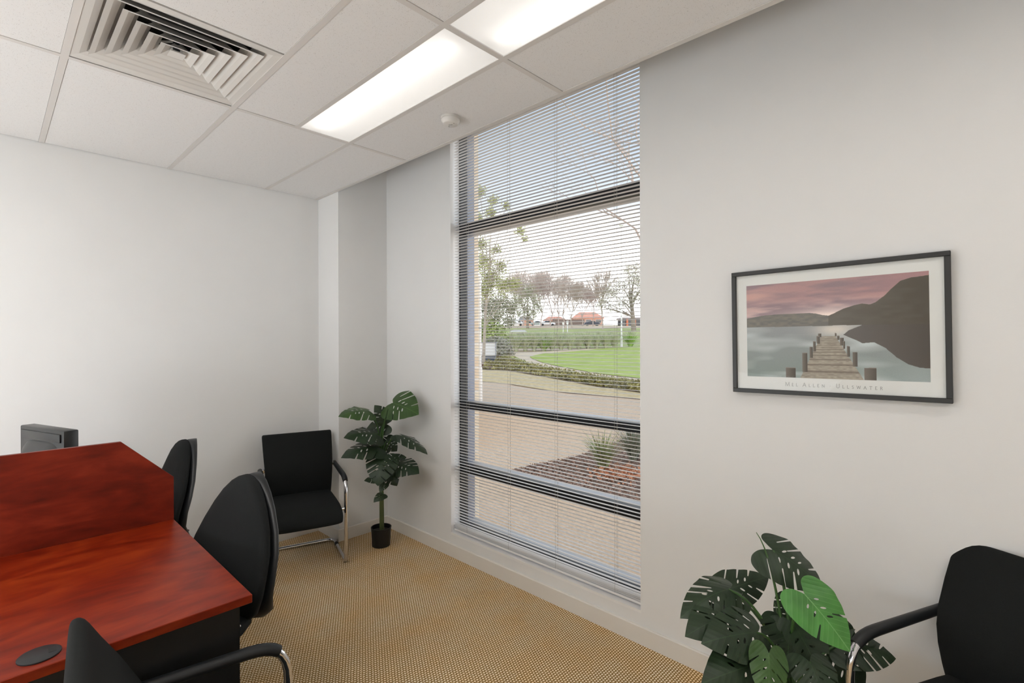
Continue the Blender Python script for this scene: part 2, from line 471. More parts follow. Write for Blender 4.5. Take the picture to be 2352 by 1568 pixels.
def tile(x0, x1, y0, y1, gl=0.0, gf=0.0):
    """lay-in tile: board whose face hangs a hair above the tee flanges, shadow gap on two sides"""
    w_, h_ = round(x1 - x0, 4), round(y1 - y0, 4)
    k = (w_, h_)
    if k not in tile_cache:
        g = .0012
        tile_cache[k] = MB().box(g, w_ - g, g, h_ - .0008, 0, .015).box(0, w_, 0, h_, .006, .0155).mesh('tile')
    o = part('tile', tile_cache[k], M_TILE, ceil)
    o.location = (x0, y0, ZC + .0012)
    return o
for i in range(len(TX) - 1):
    for j in range(len(TY) - 1):
        x0 = TX[i] + (TW / 2 if i else .004); x1 = TX[i + 1] - (TW / 2 if i < len(TX) - 2 else .003)
        y0 = TY[j] + (TW / 2 if j else .003); y1 = TY[j + 1] - TW / 2
        if j == len(TY) - 2: y1 = TY[j + 1] - .024
        if i == 1 and j == 5:                       # supply diffuser and a cut tile beside it
            tile(-1.968, x1, y0, y1); SLOT.append((x0, -1.968, y0, y1, 'diffuser')); continue
        if i in (1, 2, 3) and j == 6:
            tile(x0, x1, y0, 1.107 - TW / 2); SLOT.append((x0, x1, 1.107 + TW / 2, y1, 'light')); continue
        if i in (1, 2) and j == 3:
            SLOT.append((x0, x1, y0, -.992 + .3 - TW / 2, 'rear')); tile(x0, x1, -.992 + .3 + TW / 2, y1); continue
        tile(x0, x1, y0, y1)

# ------------------------------------------------------------------ ceiling lights (recessed, prismatic acrylic panel, tube inside)
def m_panel(name, emit):
    m, nt, b, out = new_mat(name)
    nt.nodes.remove(b)
    tr = node(nt, 'ShaderNodeBsdfTranslucent'); tr.inputs[0].default_value = (.9, .89, .87, 1)
    gl = node(nt, 'ShaderNodeBsdfGlossy'); gl.inputs[0].default_value = (.5, .5, .5, 1); gl.inputs['Roughness'].default_value = .35
    df = node(nt, 'ShaderNodeBsdfDiffuse'); df.inputs[0].default_value = (.8, .79, .78, 1)
    em = node(nt, 'ShaderNodeEmission'); em.inputs[0].default_value = (1, .985, .97, 1); em.inputs[1].default_value = emit
    tc = node(nt, 'ShaderNodeTexCoord')
    ch = node(nt, 'ShaderNodeTexChecker'); ch.inputs['Scale'].default_value = 190
    nt.links.new(tc.outputs['Object'], ch.inputs['Vector'])
    mr = node(nt, 'ShaderNodeMapRange'); nt.links.new(ch.outputs['Fac'], mr.inputs[0]); mr.inputs[3].default_value = .90; mr.inputs[4].default_value = 1.0
    mu = node(nt, 'ShaderNodeMath', operation='MULTIPLY'); nt.links.new(mr.outputs[0], mu.inputs[0]); mu.inputs[1].default_value = emit
    nt.links.new(mu.outputs[0], em.inputs[1])
    bp = node(nt, 'ShaderNodeBump'); bp.inputs['Strength'].default_value = .4; bp.inputs['Distance'].default_value = .002
    nt.links.new(ch.outputs['Fac'], bp.inputs['Height'])
    for s_ in (tr, gl, df): nt.links.new(bp.outputs[0], s_.inputs['Normal'])
    m1 = node(nt, 'ShaderNodeMixShader'); m1.inputs[0].default_value = .12
    m2 = node(nt, 'ShaderNodeMixShader'); m2.inputs[0].default_value = .05
    nt.links.new(tr.outputs[0], m1.inputs[1]); nt.links.new(df.outputs[0], m1.inputs[2])
    nt.links.new(m1.outputs[0], m2.inputs[1]); nt.links.new(gl.outputs[0], m2.inputs[2])
    ad = node(nt, 'ShaderNodeAddShader'); nt.links.new(m2.outputs[0], ad.inputs[0]); nt.links.new(em.outputs[0], ad.inputs[1])
    nt.links.new(ad.outputs[0], out.inputs[0])
    return m
def m_emit(name, s):
    m, nt, b, out = new_mat(name); nt.nodes.remove(b)
    em = node(nt, 'ShaderNodeEmission'); em.inputs[0].default_value = (1, .985, .97, 1); em.inputs[1].default_value = s
    nt.links.new(em.outputs[0], out.inputs[0]); return m
M_PANEL3 = m_panel('fill_panel_right', FILL_RIGHT)
M_PANELS, M_PANELR, M_TUBE = m_panel('acrylic_panel', PANEL_SEEN), m_panel('fill_panel_rear', FILL_REAR), m_emit('lamp_tube', TUBE_SEEN)
def troffer(x0, x1, y0, y1, ty, label, pm, cat='ceiling light', hgt=.10, group=None):
    t = thing('ceiling_light', label, cat, ((x0 + x1) / 2, (y0 + y1) / 2, ZC), 0, group)
    a, b_ = (x1 - x0) / 2, (y1 - y0) / 2
    h = MB(); q = .002
    h.add([(-a, -b_, q), (a, -b_, q), (a, b_, q), (-a, b_, q), (-a, -b_, hgt), (a, -b_, hgt), (a, b_, hgt), (-a, b_, hgt)],
          [(4, 5, 6, 7), (0, 1, 5, 4), (1, 2, 6, 5), (2, 3, 7, 6), (3, 0, 4, 7)])
    part('housing', h.mesh('housing'), M_WHITE, t)
    part('diffuser_panel', MB().box(-a + .003, a - .003, -b_ + .003, b_ - .003, .003, .005).mesh('diffuser_panel'), pm, t)
    if ty is not None:
        tb = part('lamp_tube', MB().tube([(-a + .05, ty, .05), (a - .05, ty, .05)], .011, 10).mesh('lamp_tube', True), M_TUBE, t)
        for sx in (-1, 1):
            part('lamp_holder', MB().box(sx * (a - .03) - .02, sx * (a - .03) + .02, ty - .015, ty + .015, .03, hgt).mesh('lamp_holder'), M_WHITE, t)
    return t
LAB = {0: 'lit recessed ceiling light farther from the camera, beside the air diffuser', 1: 'brighter recessed ceiling light nearer the camera, cut by the picture top'}
k = 0; kr = 0
for (x0, x1, y0, y1, kind) in SLOT:
    if kind == 'light':
        if k < 2: troffer(x0, x1, y0, y1, [-.055, .055][k], LAB[k], M_PANELS)
        else: troffer(x0, x1, y0, y1, None, 'added unseen fill panel above the right visitor chair, outside the photograph', M_PANEL3)  # right panel is unseen, added to brighten the room
        k += 1
    elif kind == 'rear':
        troffer(x0, x1, y0, y1, None, ['added unseen fill panel over the desks, outside the photograph', 'added unseen fill panel behind the camera, outside the photograph'][kr], M_PANELR); kr += 1  # rear panels are unseen, added as fill for the room

# ------------------------------------------------------------------ air diffuser
for (x0, x1, y0, y1, kind) in SLOT:
    if kind != 'diffuser': continue
    cx, cy = (x0 + x1) / 2, (y0 + y1) / 2
    t = thing('air_diffuser', 'square white ceiling air diffuser with nested sloping vanes', 'air vent', (cx, cy, ZC))
    H = .300
    def ring(r0, z0, r1, z1, th=.0012):
        vs = []
        for r, z in ((r0, z0), (r1, z1)):
            for sx, sy in ((-1, -1), (1, -1), (1, 1), (-1, 1)): vs.append((sx * r, sy * r, z))
        return vs, [(i, (i + 1) % 4, 4 + (i + 1) % 4, 4 + i) for i in range(4)]
    f = MB(); f.add(*ring(H, .0, .262, .004)); f.add(*ring(.262, .004, .242, .012)); f.add(*ring(.242, .012, .212, .045)); f.add(*ring(H, .0, H, .012))
    part('flange', f.mesh('flange'), M_PLASTICW, t)
    for q, rb in enumerate((.238, .194, .150, .106, .062)):
        v_ = MB(); v_.add(*ring(rb, .0, rb - .018, .0055)); v_.add(*ring(rb - .018, .0055, rb - .040, .020)); v_.add(*ring(rb - .040, .020, max(.004, rb - .058), .042))
        v_.add(*ring(rb, .0, rb - .016, .0065)); v_.add(*ring(rb - .016, .0065, rb - .038, .021)); v_.add(*ring(rb - .038, .021, max(.005, rb - .056), .043))
        part('vane', v_.mesh('vane'), M_PLASTICW, t)
    c_ = MB(); c_.add(*ring(.026, .0, .012, .012)); c_.add([(-.026, -.026, 0), (.026, -.026, 0), (.026, .026, 0), (-.026, .026, 0)], [(0, 1, 2, 3)])
    part('centre_cap', c_.mesh('centre_cap'), M_PLASTICW, t)
    d_ = MB(); R2 = .285
    d_.add([(-R2, -R2, .012), (R2, -R2, .012), (R2, R2, .012), (-R2, R2, .012), (-R2, -R2, .2), (R2, -R2, .2), (R2, R2, .2), (-R2, R2, .2)],
           [(4, 5, 6, 7), (0, 1, 5, 4), (1, 2, 6, 5), (2, 3, 7, 6), (3, 0, 4, 7)])
    part('plenum_box', d_.mesh('plenum_box'), mat('plenum_grey', (64, 60, 56), .8), t)
    for sg in (-1, 1):
        part('brace', MB().tube([(-.22, -.22 * sg, .052), (.22, .22 * sg, .052)], .009, 4, flat=.4).mesh('brace'), mat('brace_metal', (110, 105, 98), .6), t)
    part('damper_rod', MB().lathe([(.012, .014), (.012, .06)], 10).mesh('damper_rod', True), M_BPLAST, t)

# ------------------------------------------------------------------ smoke detector
t = thing('smoke_detector', 'round white smoke detector on the ceiling before the window', 'smoke detector', (-1.93, 1.586, ZC + .001))
part('base', MB().lathe([(.046, 0), (.048, -.004), (.048, -.012), (.044, -.0125)], 32).mesh('base', True), M_PLASTICW, t)
part('sensor_cover', MB().lathe([(.046, -.0125), (.046, -.018), (.038, -.034), (.034, -.037), (.001, -.0375)], 32).mesh('sensor_cover', True), M_PLASTICW, t)
part('slot', MB().box(-.010, .010, -.001, .001, -.0385, -.037).mesh('slot'), mat('slot_grey', (110, 107, 103), .6), t, rot=(0, 0, .5))
for q in ((.026, .0), (-.022, .008)):
    part('indicator', MB().lathe([(.0022, -.0385), (.0022, -.036)], 10, (q[0], q[1], 0)).mesh('indicator'), mat('indicator_grey', (125, 122, 118), .5), t)

# =================================================================== WINDOW
win = bpy.data.objects.new('window_1', None); COL.objects.link(win); struct(win)
def bar(nm, x0, x1, z0, z1, dy0=2.284, dy1=2.350, dy2=2.416):
    part(nm, MB().box(x0, x1, dy0, dy1, z0, z1).mesh(nm), M_FRAMEB, win)
    part(nm + '_outer', MB().box(x0, x1, dy1, dy2, z0 + .003, z1 - .003).mesh(nm + '_outer'), M_FRAMEG if nm == 'jamb' else M_FRAMET, win)
bar('jamb', WX0, WX0 + .012, WZ0, WZ1); bar('jamb', WX1 - .012, WX1, WZ0, WZ1)
bar('head', WX0, WX1, WZ1 - .05, WZ1); bar('bottom_rail', WX0, WX1, WZ0, WZ0 + .055)
TRZ = [(2.232, 2.300), (1.014, 1.060), (.570, .622)]
for z0, z1 in TRZ: bar('transom', WX0 + .012, WX1 - .012, z0, z1)
def m_pane(name='window_glass', k_=.6):
    m, nt, b, out = new_mat(name); nt.nodes.remove(b)
    tp = node(nt, 'ShaderNodeBsdfTransparent'); tp.inputs[0].default_value = (.97, .98, .98, 1)
    gl = node(nt, 'ShaderNodeBsdfGlossy'); gl.inputs['Roughness'].default_value = .02
    lw = node(nt, 'ShaderNodeLayerWeight'); lw.inputs['Blend'].default_value = .5
    pw = node(nt, 'ShaderNodeMath', operation='POWER'); nt.links.new(lw.outputs['Facing'], pw.inputs[0]); pw.inputs[1].default_value = 5
    fr = node(nt, 'ShaderNodeMath', operation='MULTIPLY_ADD'); nt.links.new(pw.outputs[0], fr.inputs[0]); fr.inputs[1].default_value = .9; fr.inputs[2].default_value = .04
    mx = node(nt, 'ShaderNodeMixShader'); mu = node(nt, 'ShaderNodeMath', operation='MULTIPLY'); mu.inputs[1].default_value = k_
    nt.links.new(fr.outputs[0], mu.inputs[0]); nt.links.new(mu.outputs[0], mx.inputs[0])
    nt.links.new(tp.outputs[0], mx.inputs[1]); nt.links.new(gl.outputs[0], mx.inputs[2]); nt.links.new(mx.outputs[0], out.inputs[0])
    return m
M_PANE = m_pane()
zs = [WZ0 + .055] + [v for p in reversed(TRZ) for v in p] + [WZ1 - .05]
for i in range(0, 8, 2):
    part('pane', MB().add([(WX0 + .012, 2.33, zs[i]), (WX1 - .012, 2.33, zs[i]), (WX1 - .012, 2.33, zs[i + 1]), (WX0 + .012, 2.33, zs[i + 1])], [(0, 1, 2, 3)]).mesh('pane'), M_PANE, win)
part('sill_board', MB().box(WX0, WX1, YW - .001, 2.284, WZ0 - .012, WZ0 + .002).mesh('sill_board'), M_WHITE, win)
part('reveal_lining', MB().box(WX0 - .001, WX0 + .0015, YW - .001, 2.284, WZ0, WZ1).mesh('reveal_lining'), M_WHITE, win)
part('reveal_lining', MB().box(WX1 - .0015, WX1 + .001, YW - .001, 2.284, WZ0, WZ1).mesh('reveal_lining'), M_WHITE, win)

# ------------------------------------------------------------------ venetian blind
M_SLAT = mat('slat_enamel', (232, 230, 228), .38)
BY, BX0, BX1 = 2.236, WX0 + .010, WX1 - .006
bl = thing('venetian_blind', 'white aluminium venetian blind with narrow open slats filling the tall window', 'blind', ((BX0 + BX1) / 2, BY, WZ0 + .015))
hw = (BX1 - BX0) / 2
prof = [(-.0098, -.0011), (-.0082, -.0003), (-.004, .0007), (0, .0010), (.004, .0007), (.0082, -.0003), (.0098, -.0011)]
TILT = math.radians(-4.0)
vs = []; n = len(prof); fs = []
ends = [(-hw, 1.0), (-hw + .004, 1.0), (hw - .004, 1.0), (hw, 1.0)]
for x, k_ in ((-hw, 1), (hw, 1)):
    for th in (0, .0005):
        for y, z in prof:
            yy, zz = y, z - th
            # corner rounding is kept by trimming the ends of the outer profile points
            xx = x + (.005 if abs(y) > .0095 else .002 if abs(y) > .008 else 0) * (1 if x < 0 else -1)
            vs.append((xx, yy * math.cos(TILT) - zz * math.sin(TILT), yy * math.sin(TILT) + zz * math.cos(TILT)))
o0, o1, o2, o3 = 0, n, 2 * n, 3 * n
for i in range(n - 1):
    fs.append((o0 + i, o0 + i + 1, o2 + i + 1, o2 + i)); fs.append((o1 + i, o3 + i, o3 + i + 1, o1 + i + 1))
    fs.append((o0 + i, o1 + i, o1 + i + 1, o0 + i + 1)); fs.append((o2 + i, o2 + i + 1, o3 + i + 1, o3 + i))
fs.append((o0, o2, o3, o1)); fs.append((o0 + n - 1, o1 + n - 1, o3 + n - 1, o2 + n - 1))
slat_me = MB().add(vs, fs).mesh('slat', True, 50)
PITCH = .0197
zl = [.008, .016, .024, .034, .046] + [.064 + PITCH * i for i in range(135)]
for z in zl:
    if z < 2.72: part('slat', slat_me, M_SLAT, bl, loc=(0, 0, z + .012))
part('bottom_rail', MB().rbox(-hw, hw, -.0105, .0105, -.002, .010, .003, 1).mesh('bottom_rail'), M_SLAT, bl)
part('head_rail', MB().box(-hw, hw, -.0125, .0125, 2.745, 2.785).mesh('head_rail'), M_SLAT, bl)
M_CORD = mat('blind_cord', (168, 160, 150), .8)
for cx in (-2.545, -2.158, -1.785, -1.393):
    x = cx - (BX0 + BX1) / 2
    m_ = MB()
    for dy in (-.0101, .0101): m_.tube([(x, dy, .01), (x, dy, 2.76)], .0006, 5)
    part('ladder_cord', m_.mesh('ladder_cord'), M_CORD, bl)
    part('lift_cord', MB().tube([(x + .012, 0, .01), (x + .012, 0, 2.76)], .0006, 5).mesh('lift_cord'), M_CORD, bl)

# =================================================================== FRAMED PRINT
PW, PH = .698, .502
pf = thing('framed_print', 'black framed landscape print of a wooden jetty on the white wall', 'picture', (-.434, YW - .0005, 1.523))
pf.rotation_euler = (0, -.0125, 0)
def stile(x0, x1, z0, z1): part('frame_bar', MB().rbox(x0, x1, -.033, 0, z0, z1, .0012, 1).mesh('frame_bar'), M_PFRAME, pf)
M_PFRAME = mat('frame_black', (38, 38, 36), .4)
fw = .0165
stile(-PW / 2, PW / 2, PH / 2 - fw, PH / 2); stile(-PW / 2, PW / 2, -PH / 2, -PH / 2 + fw)
stile(-PW / 2, -PW / 2 + fw, -PH / 2 + fw, PH / 2 - fw); stile(PW / 2 - fw, PW / 2, -PH / 2 + fw, PH / 2 - fw)
MY = -.020
part('mat_board', MB().box(-PW / 2 + fw * .6, PW / 2 - fw * .6, MY, -.004, -PH / 2 + fw * .6, PH / 2 - fw * .6).mesh('mat_board'), mat('mat_paper', (232, 232, 229), .85), pf)
# printed scene: a fine grid of coloured cells, painted here from simple shapes
GW, GH = 440, 282
U, V = np.meshgrid((np.arange(GW) + .5) / GW, (np.arange(GH) + .5) / GH)
img = np.zeros((GH, GW, 3))
def conv(x, y):
    t = (x - 280) / 1613.0
    u = 1.235 * t / (1 + .235 * t)
    top = 400 - 140 * t; bot = 1200 + 48 * t
    return u, 1 - (y - top) / (bot - top)
prs = np.random.RandomState(5)
def vnoise(fx, fy, seed=0):
    r = np.random.RandomState(seed).rand(int(fy) + 3, int(fx) + 3)
    x = U * fx; y = V * fy; i = x.astype(int); j = y.astype(int); a = x - i; b = y - j
    a = a * a * (3 - 2 * a); b = b * b * (3 - 2 * b)
    return (r[j, i] * (1 - a) + r[j, i + 1] * a) * (1 - b) + (r[j + 1, i] * (1 - a) + r[j + 1, i + 1] * a) * b
def mixc(a, b, f): return np.asarray(a, float) * (1 - f[..., None]) + np.asarray(b, float) * f[..., None]
def polymask(pts, raw=False):
    P_ = pts if raw else [conv(*p) for p in pts]
    m_ = np.zeros(U.shape, bool); n_ = len(P_)
    for i in range(n_):
        (x1, y1), (x2, y2) = P_[i], P_[(i + 1) % n_]
        if y1 == y2: continue
        c_ = ((y1 > V) != (y2 > V)) & (U < (x2 - x1) * (V - y1) / (y2 - y1) + x1)
        m_ ^= c_
    return m_
hz = conv(900, 748)[1]
cl = vnoise(4, 16, 1) * .55 + vnoise(9, 34, 2) * .3 + vnoise(20, 70, 3) * .15
s_ = np.clip((V - hz) / (1 - hz), 0, 1)
sky_ = mixc((206, 186, 180), (150, 120, 120), np.clip(s_ * 1.5, 0, 1))
sky_ = mixc(sky_, (122, 106, 112), np.clip((cl - .36) * 3.0, 0, .9) * np.clip(1.5 - U * .8, 0, 1))
g0 = np.exp(-(((U - .50 - (s_ - .2) * .35) / .26) ** 2 + ((s_ - .22) / .16) ** 2))
sky_ = mixc(sky_, (222, 206, 198), np.clip(g0 * .8, 0, 1))
sky_ = mixc(sky_, (158, 110, 110), np.clip((U - .55) * 1.2, 0, .6) * np.clip(s_ * 1.3, 0, 1) * (.6 + .4 * cl))
sky_ = mixc(sky_, (188, 150, 140), np.exp(-(((U - .02) / .16) ** 2 + ((s_ - .72) / .16) ** 2)) * .6)
img[:] = sky_
wt = np.clip((hz - V) / hz, 0, 1)
wn_ = vnoise(3, 9, 14) * .6 + vnoise(7, 20, 12) * .4
wat = mixc((128, 130, 132), (116, 126, 122), wt)
wat = mixc(wat, (172, 180, 180), np.clip((wn_ - .5) * 2.4, 0, .9))
wat = mixc(wat, (196, 188, 178), np.exp(-(((U - .53) / .11) ** 2 + ((wt - .08) / .12) ** 2)) * .8)
wat = mixc(wat, (150, 158, 160), np.clip((wt - .55) * 1.2, 0, .5) * np.clip((U - .6) * 3, 0, 1))
wm = V < hz; img[wm] = wat[wm]
refl = polymask([(1130, 830), (1250, 880), (1300, 905), (1400, 895), (1500, 945), (1600, 1030), (1700, 1090), (1800, 1120), (1910, 1128), (1910, 725), (1300, 742), (1180, 790)])
img[refl] = mixc((92, 88, 86), (68, 62, 57), np.clip((U - .55) * 2.2, 0, 1))[refl]
hill1 = polymask([(278, 690), (330, 680), (420, 662), (560, 650), (700, 642), (830, 637), (890, 642), (950, 655), (1020, 662), (1040, 750), (278, 768)])
img[hill1] = mixc((96, 94, 92), (112, 108, 100), vnoise(40, 60, 21))[hill1]
hill2 = polymask([(1000, 662), (1050, 640), (1130, 600), (1230, 568), (1300, 552), (1370, 560), (1420, 540), (1500, 480), (1560, 420), (1640, 350), (1740, 318), (1830, 308), (1915, 292), (1915, 728), (1000, 748)])
img[hill2] = mixc((92, 88, 82), (70, 64, 56), np.clip((U - .5) * 2 + .3 * (vnoise(20, 40, 22) - .5), 0, 1))[hill2]
deck = polymask([(935, 842), (1060, 842), (1310, 1235), (740, 1225)])
pl_ = np.sin(2.2 / np.clip(hz - V + .035, .02, 1) * 9.0) * .5 + .5
dk = mixc((124, 116, 106), (150, 143, 131), vnoise(60, 140, 31)); dk = mixc(dk, (90, 83, 75), np.clip((pl_ - .75) * 3, 0, .6)); img[deck] = dk[deck]
for (x, y, w_, h_) in [(908, 818, 28, 34), (896, 842, 26, 66), (862, 888, 24, 90), (832, 936, 28, 100), (768, 990, 44, 170), (618, 1122, 88, 95),
                       (1056, 814, 16, 30), (1074, 838, 24, 36), (1100, 855, 34, 70), (1128, 885, 18, 70), (1160, 930, 28, 96), (1210, 982, 42, 130), (1310, 1122, 108, 116)]:
    pm = polymask([(x, y), (x + w_, y), (x + w_, y + h_), (x, y + h_)])
    u0, u1 = conv(x, y)[0], conv(x + w_, y)[0]
    img[pm] = mixc((104, 97, 90), (74, 68, 62), np.clip((U - u0) / (u1 - u0), 0, 1))[pm]
    tp = polymask([(x, y), (x + w_, y), (x + w_, y + 5), (x, y + 5)]); img[tp] = (118, 110, 104)
img += (prs.rand(GH, GW, 1) - .5) * 5
x0_, x1_, z0_, z1_ = -.293, .293, -.1835, .1915
gv = [(x0_ + (x1_ - x0_) * i / GW, MY - .0006, z0_ + (z1_ - z0_) * j / GH) for j in range(GH + 1) for i in range(GW + 1)]
gf = [(j * (GW + 1) + i, j * (GW + 1) + i + 1, (j + 1) * (GW + 1) + i + 1, (j + 1) * (GW + 1) + i) for j in range(GH) for i in range(GW)]
pme = bpy.data.meshes.new('print_sheet'); pme.from_pydata(gv, [], gf)
ca = pme.color_attributes.new('ink', 'FLOAT_COLOR', 'CORNER')
c_ = np.clip(img / 255, 0, 1); c_ = np.where(c_ <= .04045, c_ / 12.92, ((c_ + .055) / 1.055) ** 2.4) * 1.6
buf = np.ones((GH * GW, 4, 4), np.float32); buf[:, :, :3] = c_.reshape(-1, 1, 3)
ca.data.foreach_set('color', buf.ravel())
m_ink, nt_, b_, o_ = new_mat('print_ink'); b_.inputs['Roughness'].default_value = .7
va = node(nt_, 'ShaderNodeVertexColor'); va.layer_name = 'ink'; nt_.links.new(va.outputs[0], b_.inputs['Base Color'])
part('print_sheet', pme, m_ink, pf)
# caption, drawn as thin serif strokes
GLY = {'M': (1.15, [[(0.05, 0), (.12, 1)], [(.12, 1), (.575, 0)], [(.575, 0), (1.03, 1)], [(1.03, 1), (1.10, 0)], [(-.05, 0), (.16, 0)], [(.98, 0), (1.22, 0)], [(0, 1), (.14, 1)], [(1.02, 1), (1.16, 1)]]),
       'E': (.6, [[(.08, 0), (.08, 1)], [(0, 1), (.55, 1)], [(.08, .52), (.46, .52)], [(0, 0), (.6, 0)], [(.55, 1), (.55, .88)], [(.6, 0), (.6, .12)]]),
       'L': (.6, [[(.08, 0), (.08, 1)], [(0, 1), (.18, 1)], [(0, 0), (.6, 0)], [(.6, 0), (.6, .14)]]),
       'A': (.95, [[(.05, 0), (.47, 1)], [(.47, 1), (.90, 0)], [(.2, .36), (.75, .36)], [(-.05, 0), (.16, 0)], [(.78, 0), (1.0, 0)]]),
       'N': (.95, [[(.1, 0), (.1, 1)], [(.1, 1), (.86, 0)], [(.86, 0), (.86, 1)], [(0, 1), (.12, 1)], [(0, 0), (.2, 0)], [(.76, 1), (.96, 1)]]),
       'U': (.9, [[(.1, 1), (.1, .35), (.16, .14), (.3, .02), (.46, 0), (.62, .02), (.76, .14), (.82, .35), (.82, 1)], [(0, 1), (.22, 1)], [(.72, 1), (.92, 1)]]),
       'S': (.6, [[(.52, .86), (.42, .98), (.26, 1), (.1, .9), (.08, .74), (.2, .6), (.4, .46), (.52, .32), (.52, .16), (.42, .03), (.26, 0), (.1, .04), (.04, .16)]]),
       'W': (1.3, [[(.02, 1), (.36, 0)], [(.36, 0), (.66, 1)], [(.66, 1), (.98, 0)], [(.98, 0), (1.3, 1)], [(-.06, 1), (.12, 1)], [(1.2, 1), (1.38, 1)]]),
       'T': (.8, [[(.4, 0), (.4, 1)], [(0, 1), (.8, 1)], [(0, 1), (0, .86)], [(.8, 1), (.8, .86)], [(.28, 0), (.52, 0)]]),
       'R': (.75, [[(.1, 0), (.1, 1)], [(0, 1), (.4, 1), (.56, .92), (.6, .76), (.54, .6), (.4, .52), (.1, .52)], [(.36, .52), (.72, 0)], [(0, 0), (.22, 0)], [(.68, 0), (.82, 0)]])}
words = [('M', 1), ('E', 0), ('L', 0), (' ', 0), ('A', 1), ('L', 0), ('L', 0), ('E', 0), ('N', 0), (' ', 0), ('.', 0), (' ', 0), ('U', 1), ('L', 0), ('L', 0), ('S', 0), ('W', 0), ('A', 0), ('T', 0), ('E', 0), ('R', 0)]
capH, smH, gap = .0142, .0106, .0098
adv = 0; place = []
for ch, big in words:
    h_ = capH if big else smH
    if ch == ' ': adv += .009; continue
    if ch == '.': place.append((ch, adv, h_)); adv += .003 + gap; continue
    place.append((ch, adv, h_)); adv += GLY[ch][0] * h_ * .92 + gap
span = adv - gap; sc = .312 / span
tm = MB()
for ch, a_, h_ in place:
    xo = -.150 + a_ * sc; zo = -.2165
    if ch == '.':
        tm.box(xo, xo + .0018, MY - .0008, MY, zo + .0048, zo + .0066); continue
    for st in GLY[ch][1]:
        for (ax, az), (bx, bz) in zip(st[:-1], st[1:]):
            p = Vector((xo + ax * h_ * .92 * sc, 0, zo + az * h_)); q = Vector((xo + bx * h_ * .92 * sc, 0, zo + bz * h_))
            dv = (q - p); nn = Vector((-dv.z, 0, dv.x)).normalized() * .00052
            tm.add([(p + nn)[:], (p - nn)[:], (q - nn)[:], (q + nn)[:]], [(0, 1, 2, 3)])
tme = tm.mesh('caption_lettering')
for v in tme.vertices:
    if abs(v.co.y) < 1e-6: v.co.y = MY - .0004
part('caption_lettering', tme, mat('caption_ink', (126, 126, 124), .8), pf)
part('glazing', MB().add([(-PW / 2 + fw, -.027, -PH / 2 + fw), (PW / 2 - fw, -.027, -PH / 2 + fw), (PW / 2 - fw, -.027, PH / 2 - fw), (-PW / 2 + fw, -.027, PH / 2 - fw)], [(0, 1, 2, 3)]).mesh('glazing'), m_pane('picture_glass', .3), pf)

# =================================================================== DESKS
DT = .732
def desk(x0, x1, y0, y1, label, ends):
    t = thing('office_desk', label, 'desk', ((x0 + x1) / 2, (y0 + y1) / 2, 0))
    a, b_ = (x1 - x0) / 2, (y1 - y0) / 2
    part('desktop', MB().rbox(-a, a, -b_, b_, DT - .025, DT, .0015, 1).mesh('desktop'), M_CHERRY, t)
    for sx in ends:
        part('end_panel', MB().box(sx * (a - .05) - .009, sx * (a - .05) + .009, -b_ + .03, b_ - .022, 0, DT - .025).mesh('end_panel'), M_PANEL, t)
    part('back_panel', MB().box(-a + .059, a - .059, -b_ + .05, -b_ + .066, .18, DT - .025).mesh('back_panel'), M_PANEL, t)
    return t, a, b_
d1, a1, b1 = desk(-2.5, -1.588, -.26, .541, 'near cherry wood desk with black end panel and round cable grommet', (-1, 1))
g = part('grommet', MB().lathe([(.0405, 0), (.0405, .003), (.036, .0042), (.001, .0042)], 32).mesh('grommet', True), M_BPLAST, d1, loc=(-1.652 + 2.044, .082 - .1405, DT))
part('grommet_slot', MB().box(-.012, .012, .016, .03, .0040, .0046).mesh('grommet_slot'), M_BRUBBER, g)
part('screw_cap', MB().lathe([(.004, 0), (.004, .002), (.001, .002)], 10).mesh('screw_cap'), M_CHROME, d1, loc=(-1.628 + 2.044 - .001, .541 - .022 - .1405, .63), rot=(-PI / 2, 0, 0))
d2, a2, b2 = desk(-3.44, -2.52, -.26, .541, 'far cherry wood desk behind the upright divider, holding the monitor', (-1, 1))
yz = [(-.26, .55), (.541, .55), (.541, .912), (.364, 1.086), (-.26, 1.086)]
n5 = len(yz)
dv = MB().add([(-2.5, y, z) for y, z in yz] + [(-2.52, y, z) for y, z in yz], [tuple(range(n5)), tuple(range(2 * n5 - 1, n5 - 1, -1))] + [(i, n5 + i, n5 + (i + 1) % n5, (i + 1) % n5) for i in range(n5)])
me = dv.mesh('desk_divider')
bm = bmesh.new(); bm.from_mesh(me); bmesh.ops.bevel(bm, geom=list(bm.edges), offset=.0012, segments=1, affect='EDGES'); bm.to_mesh(me); bm.free()
tag(link('desk_divider', me, m_wood('cherry_laminate_upright', (80, 20, 8), (106, 29, 13), (128, 42, 22), .4)), 'upright cherry wood divider with clipped corner between the two desks', 'desk divider')

# monitor on the far desk, seen from behind
mo = thing('monitor', 'black flat monitor seen from behind above the desk divider', 'monitor', (-3.064, .161, DT), math.radians(18.5))
part('screen_case', MB().rbox(-.193, .193, 0, .055, .032, .368, .006, 2).mesh('screen_case', True, 30), M_SCREENB, mo)
part('back_ridge', MB().rbox(-.172, .172, -.006, .002, .315, .352, .003, 2).mesh('back_ridge', True, 30), M_SCREENB, mo)
part('back_cover', MB().loft([((0, .004, .19), (.168, 0, 0), (0, 0, .125), 4), ((0, -.012, .19), (.15, 0, 0), (0, 0, .108), 4), ((0, -.030, .18), (.12, 0, 0), (0, 0, .08), 4)], 28).mesh('back_cover', True), M_SCREENB, mo)
part('screen', MB().box(-.18, .18, .0545, .056, .05, .352).mesh('screen'), M_GLASSDARK, mo)
part('neck', MB().rbox(-.035, .035, -.028, .012, .01, .16, .006, 2).mesh('neck', True, 30), M_SCREENB, mo)
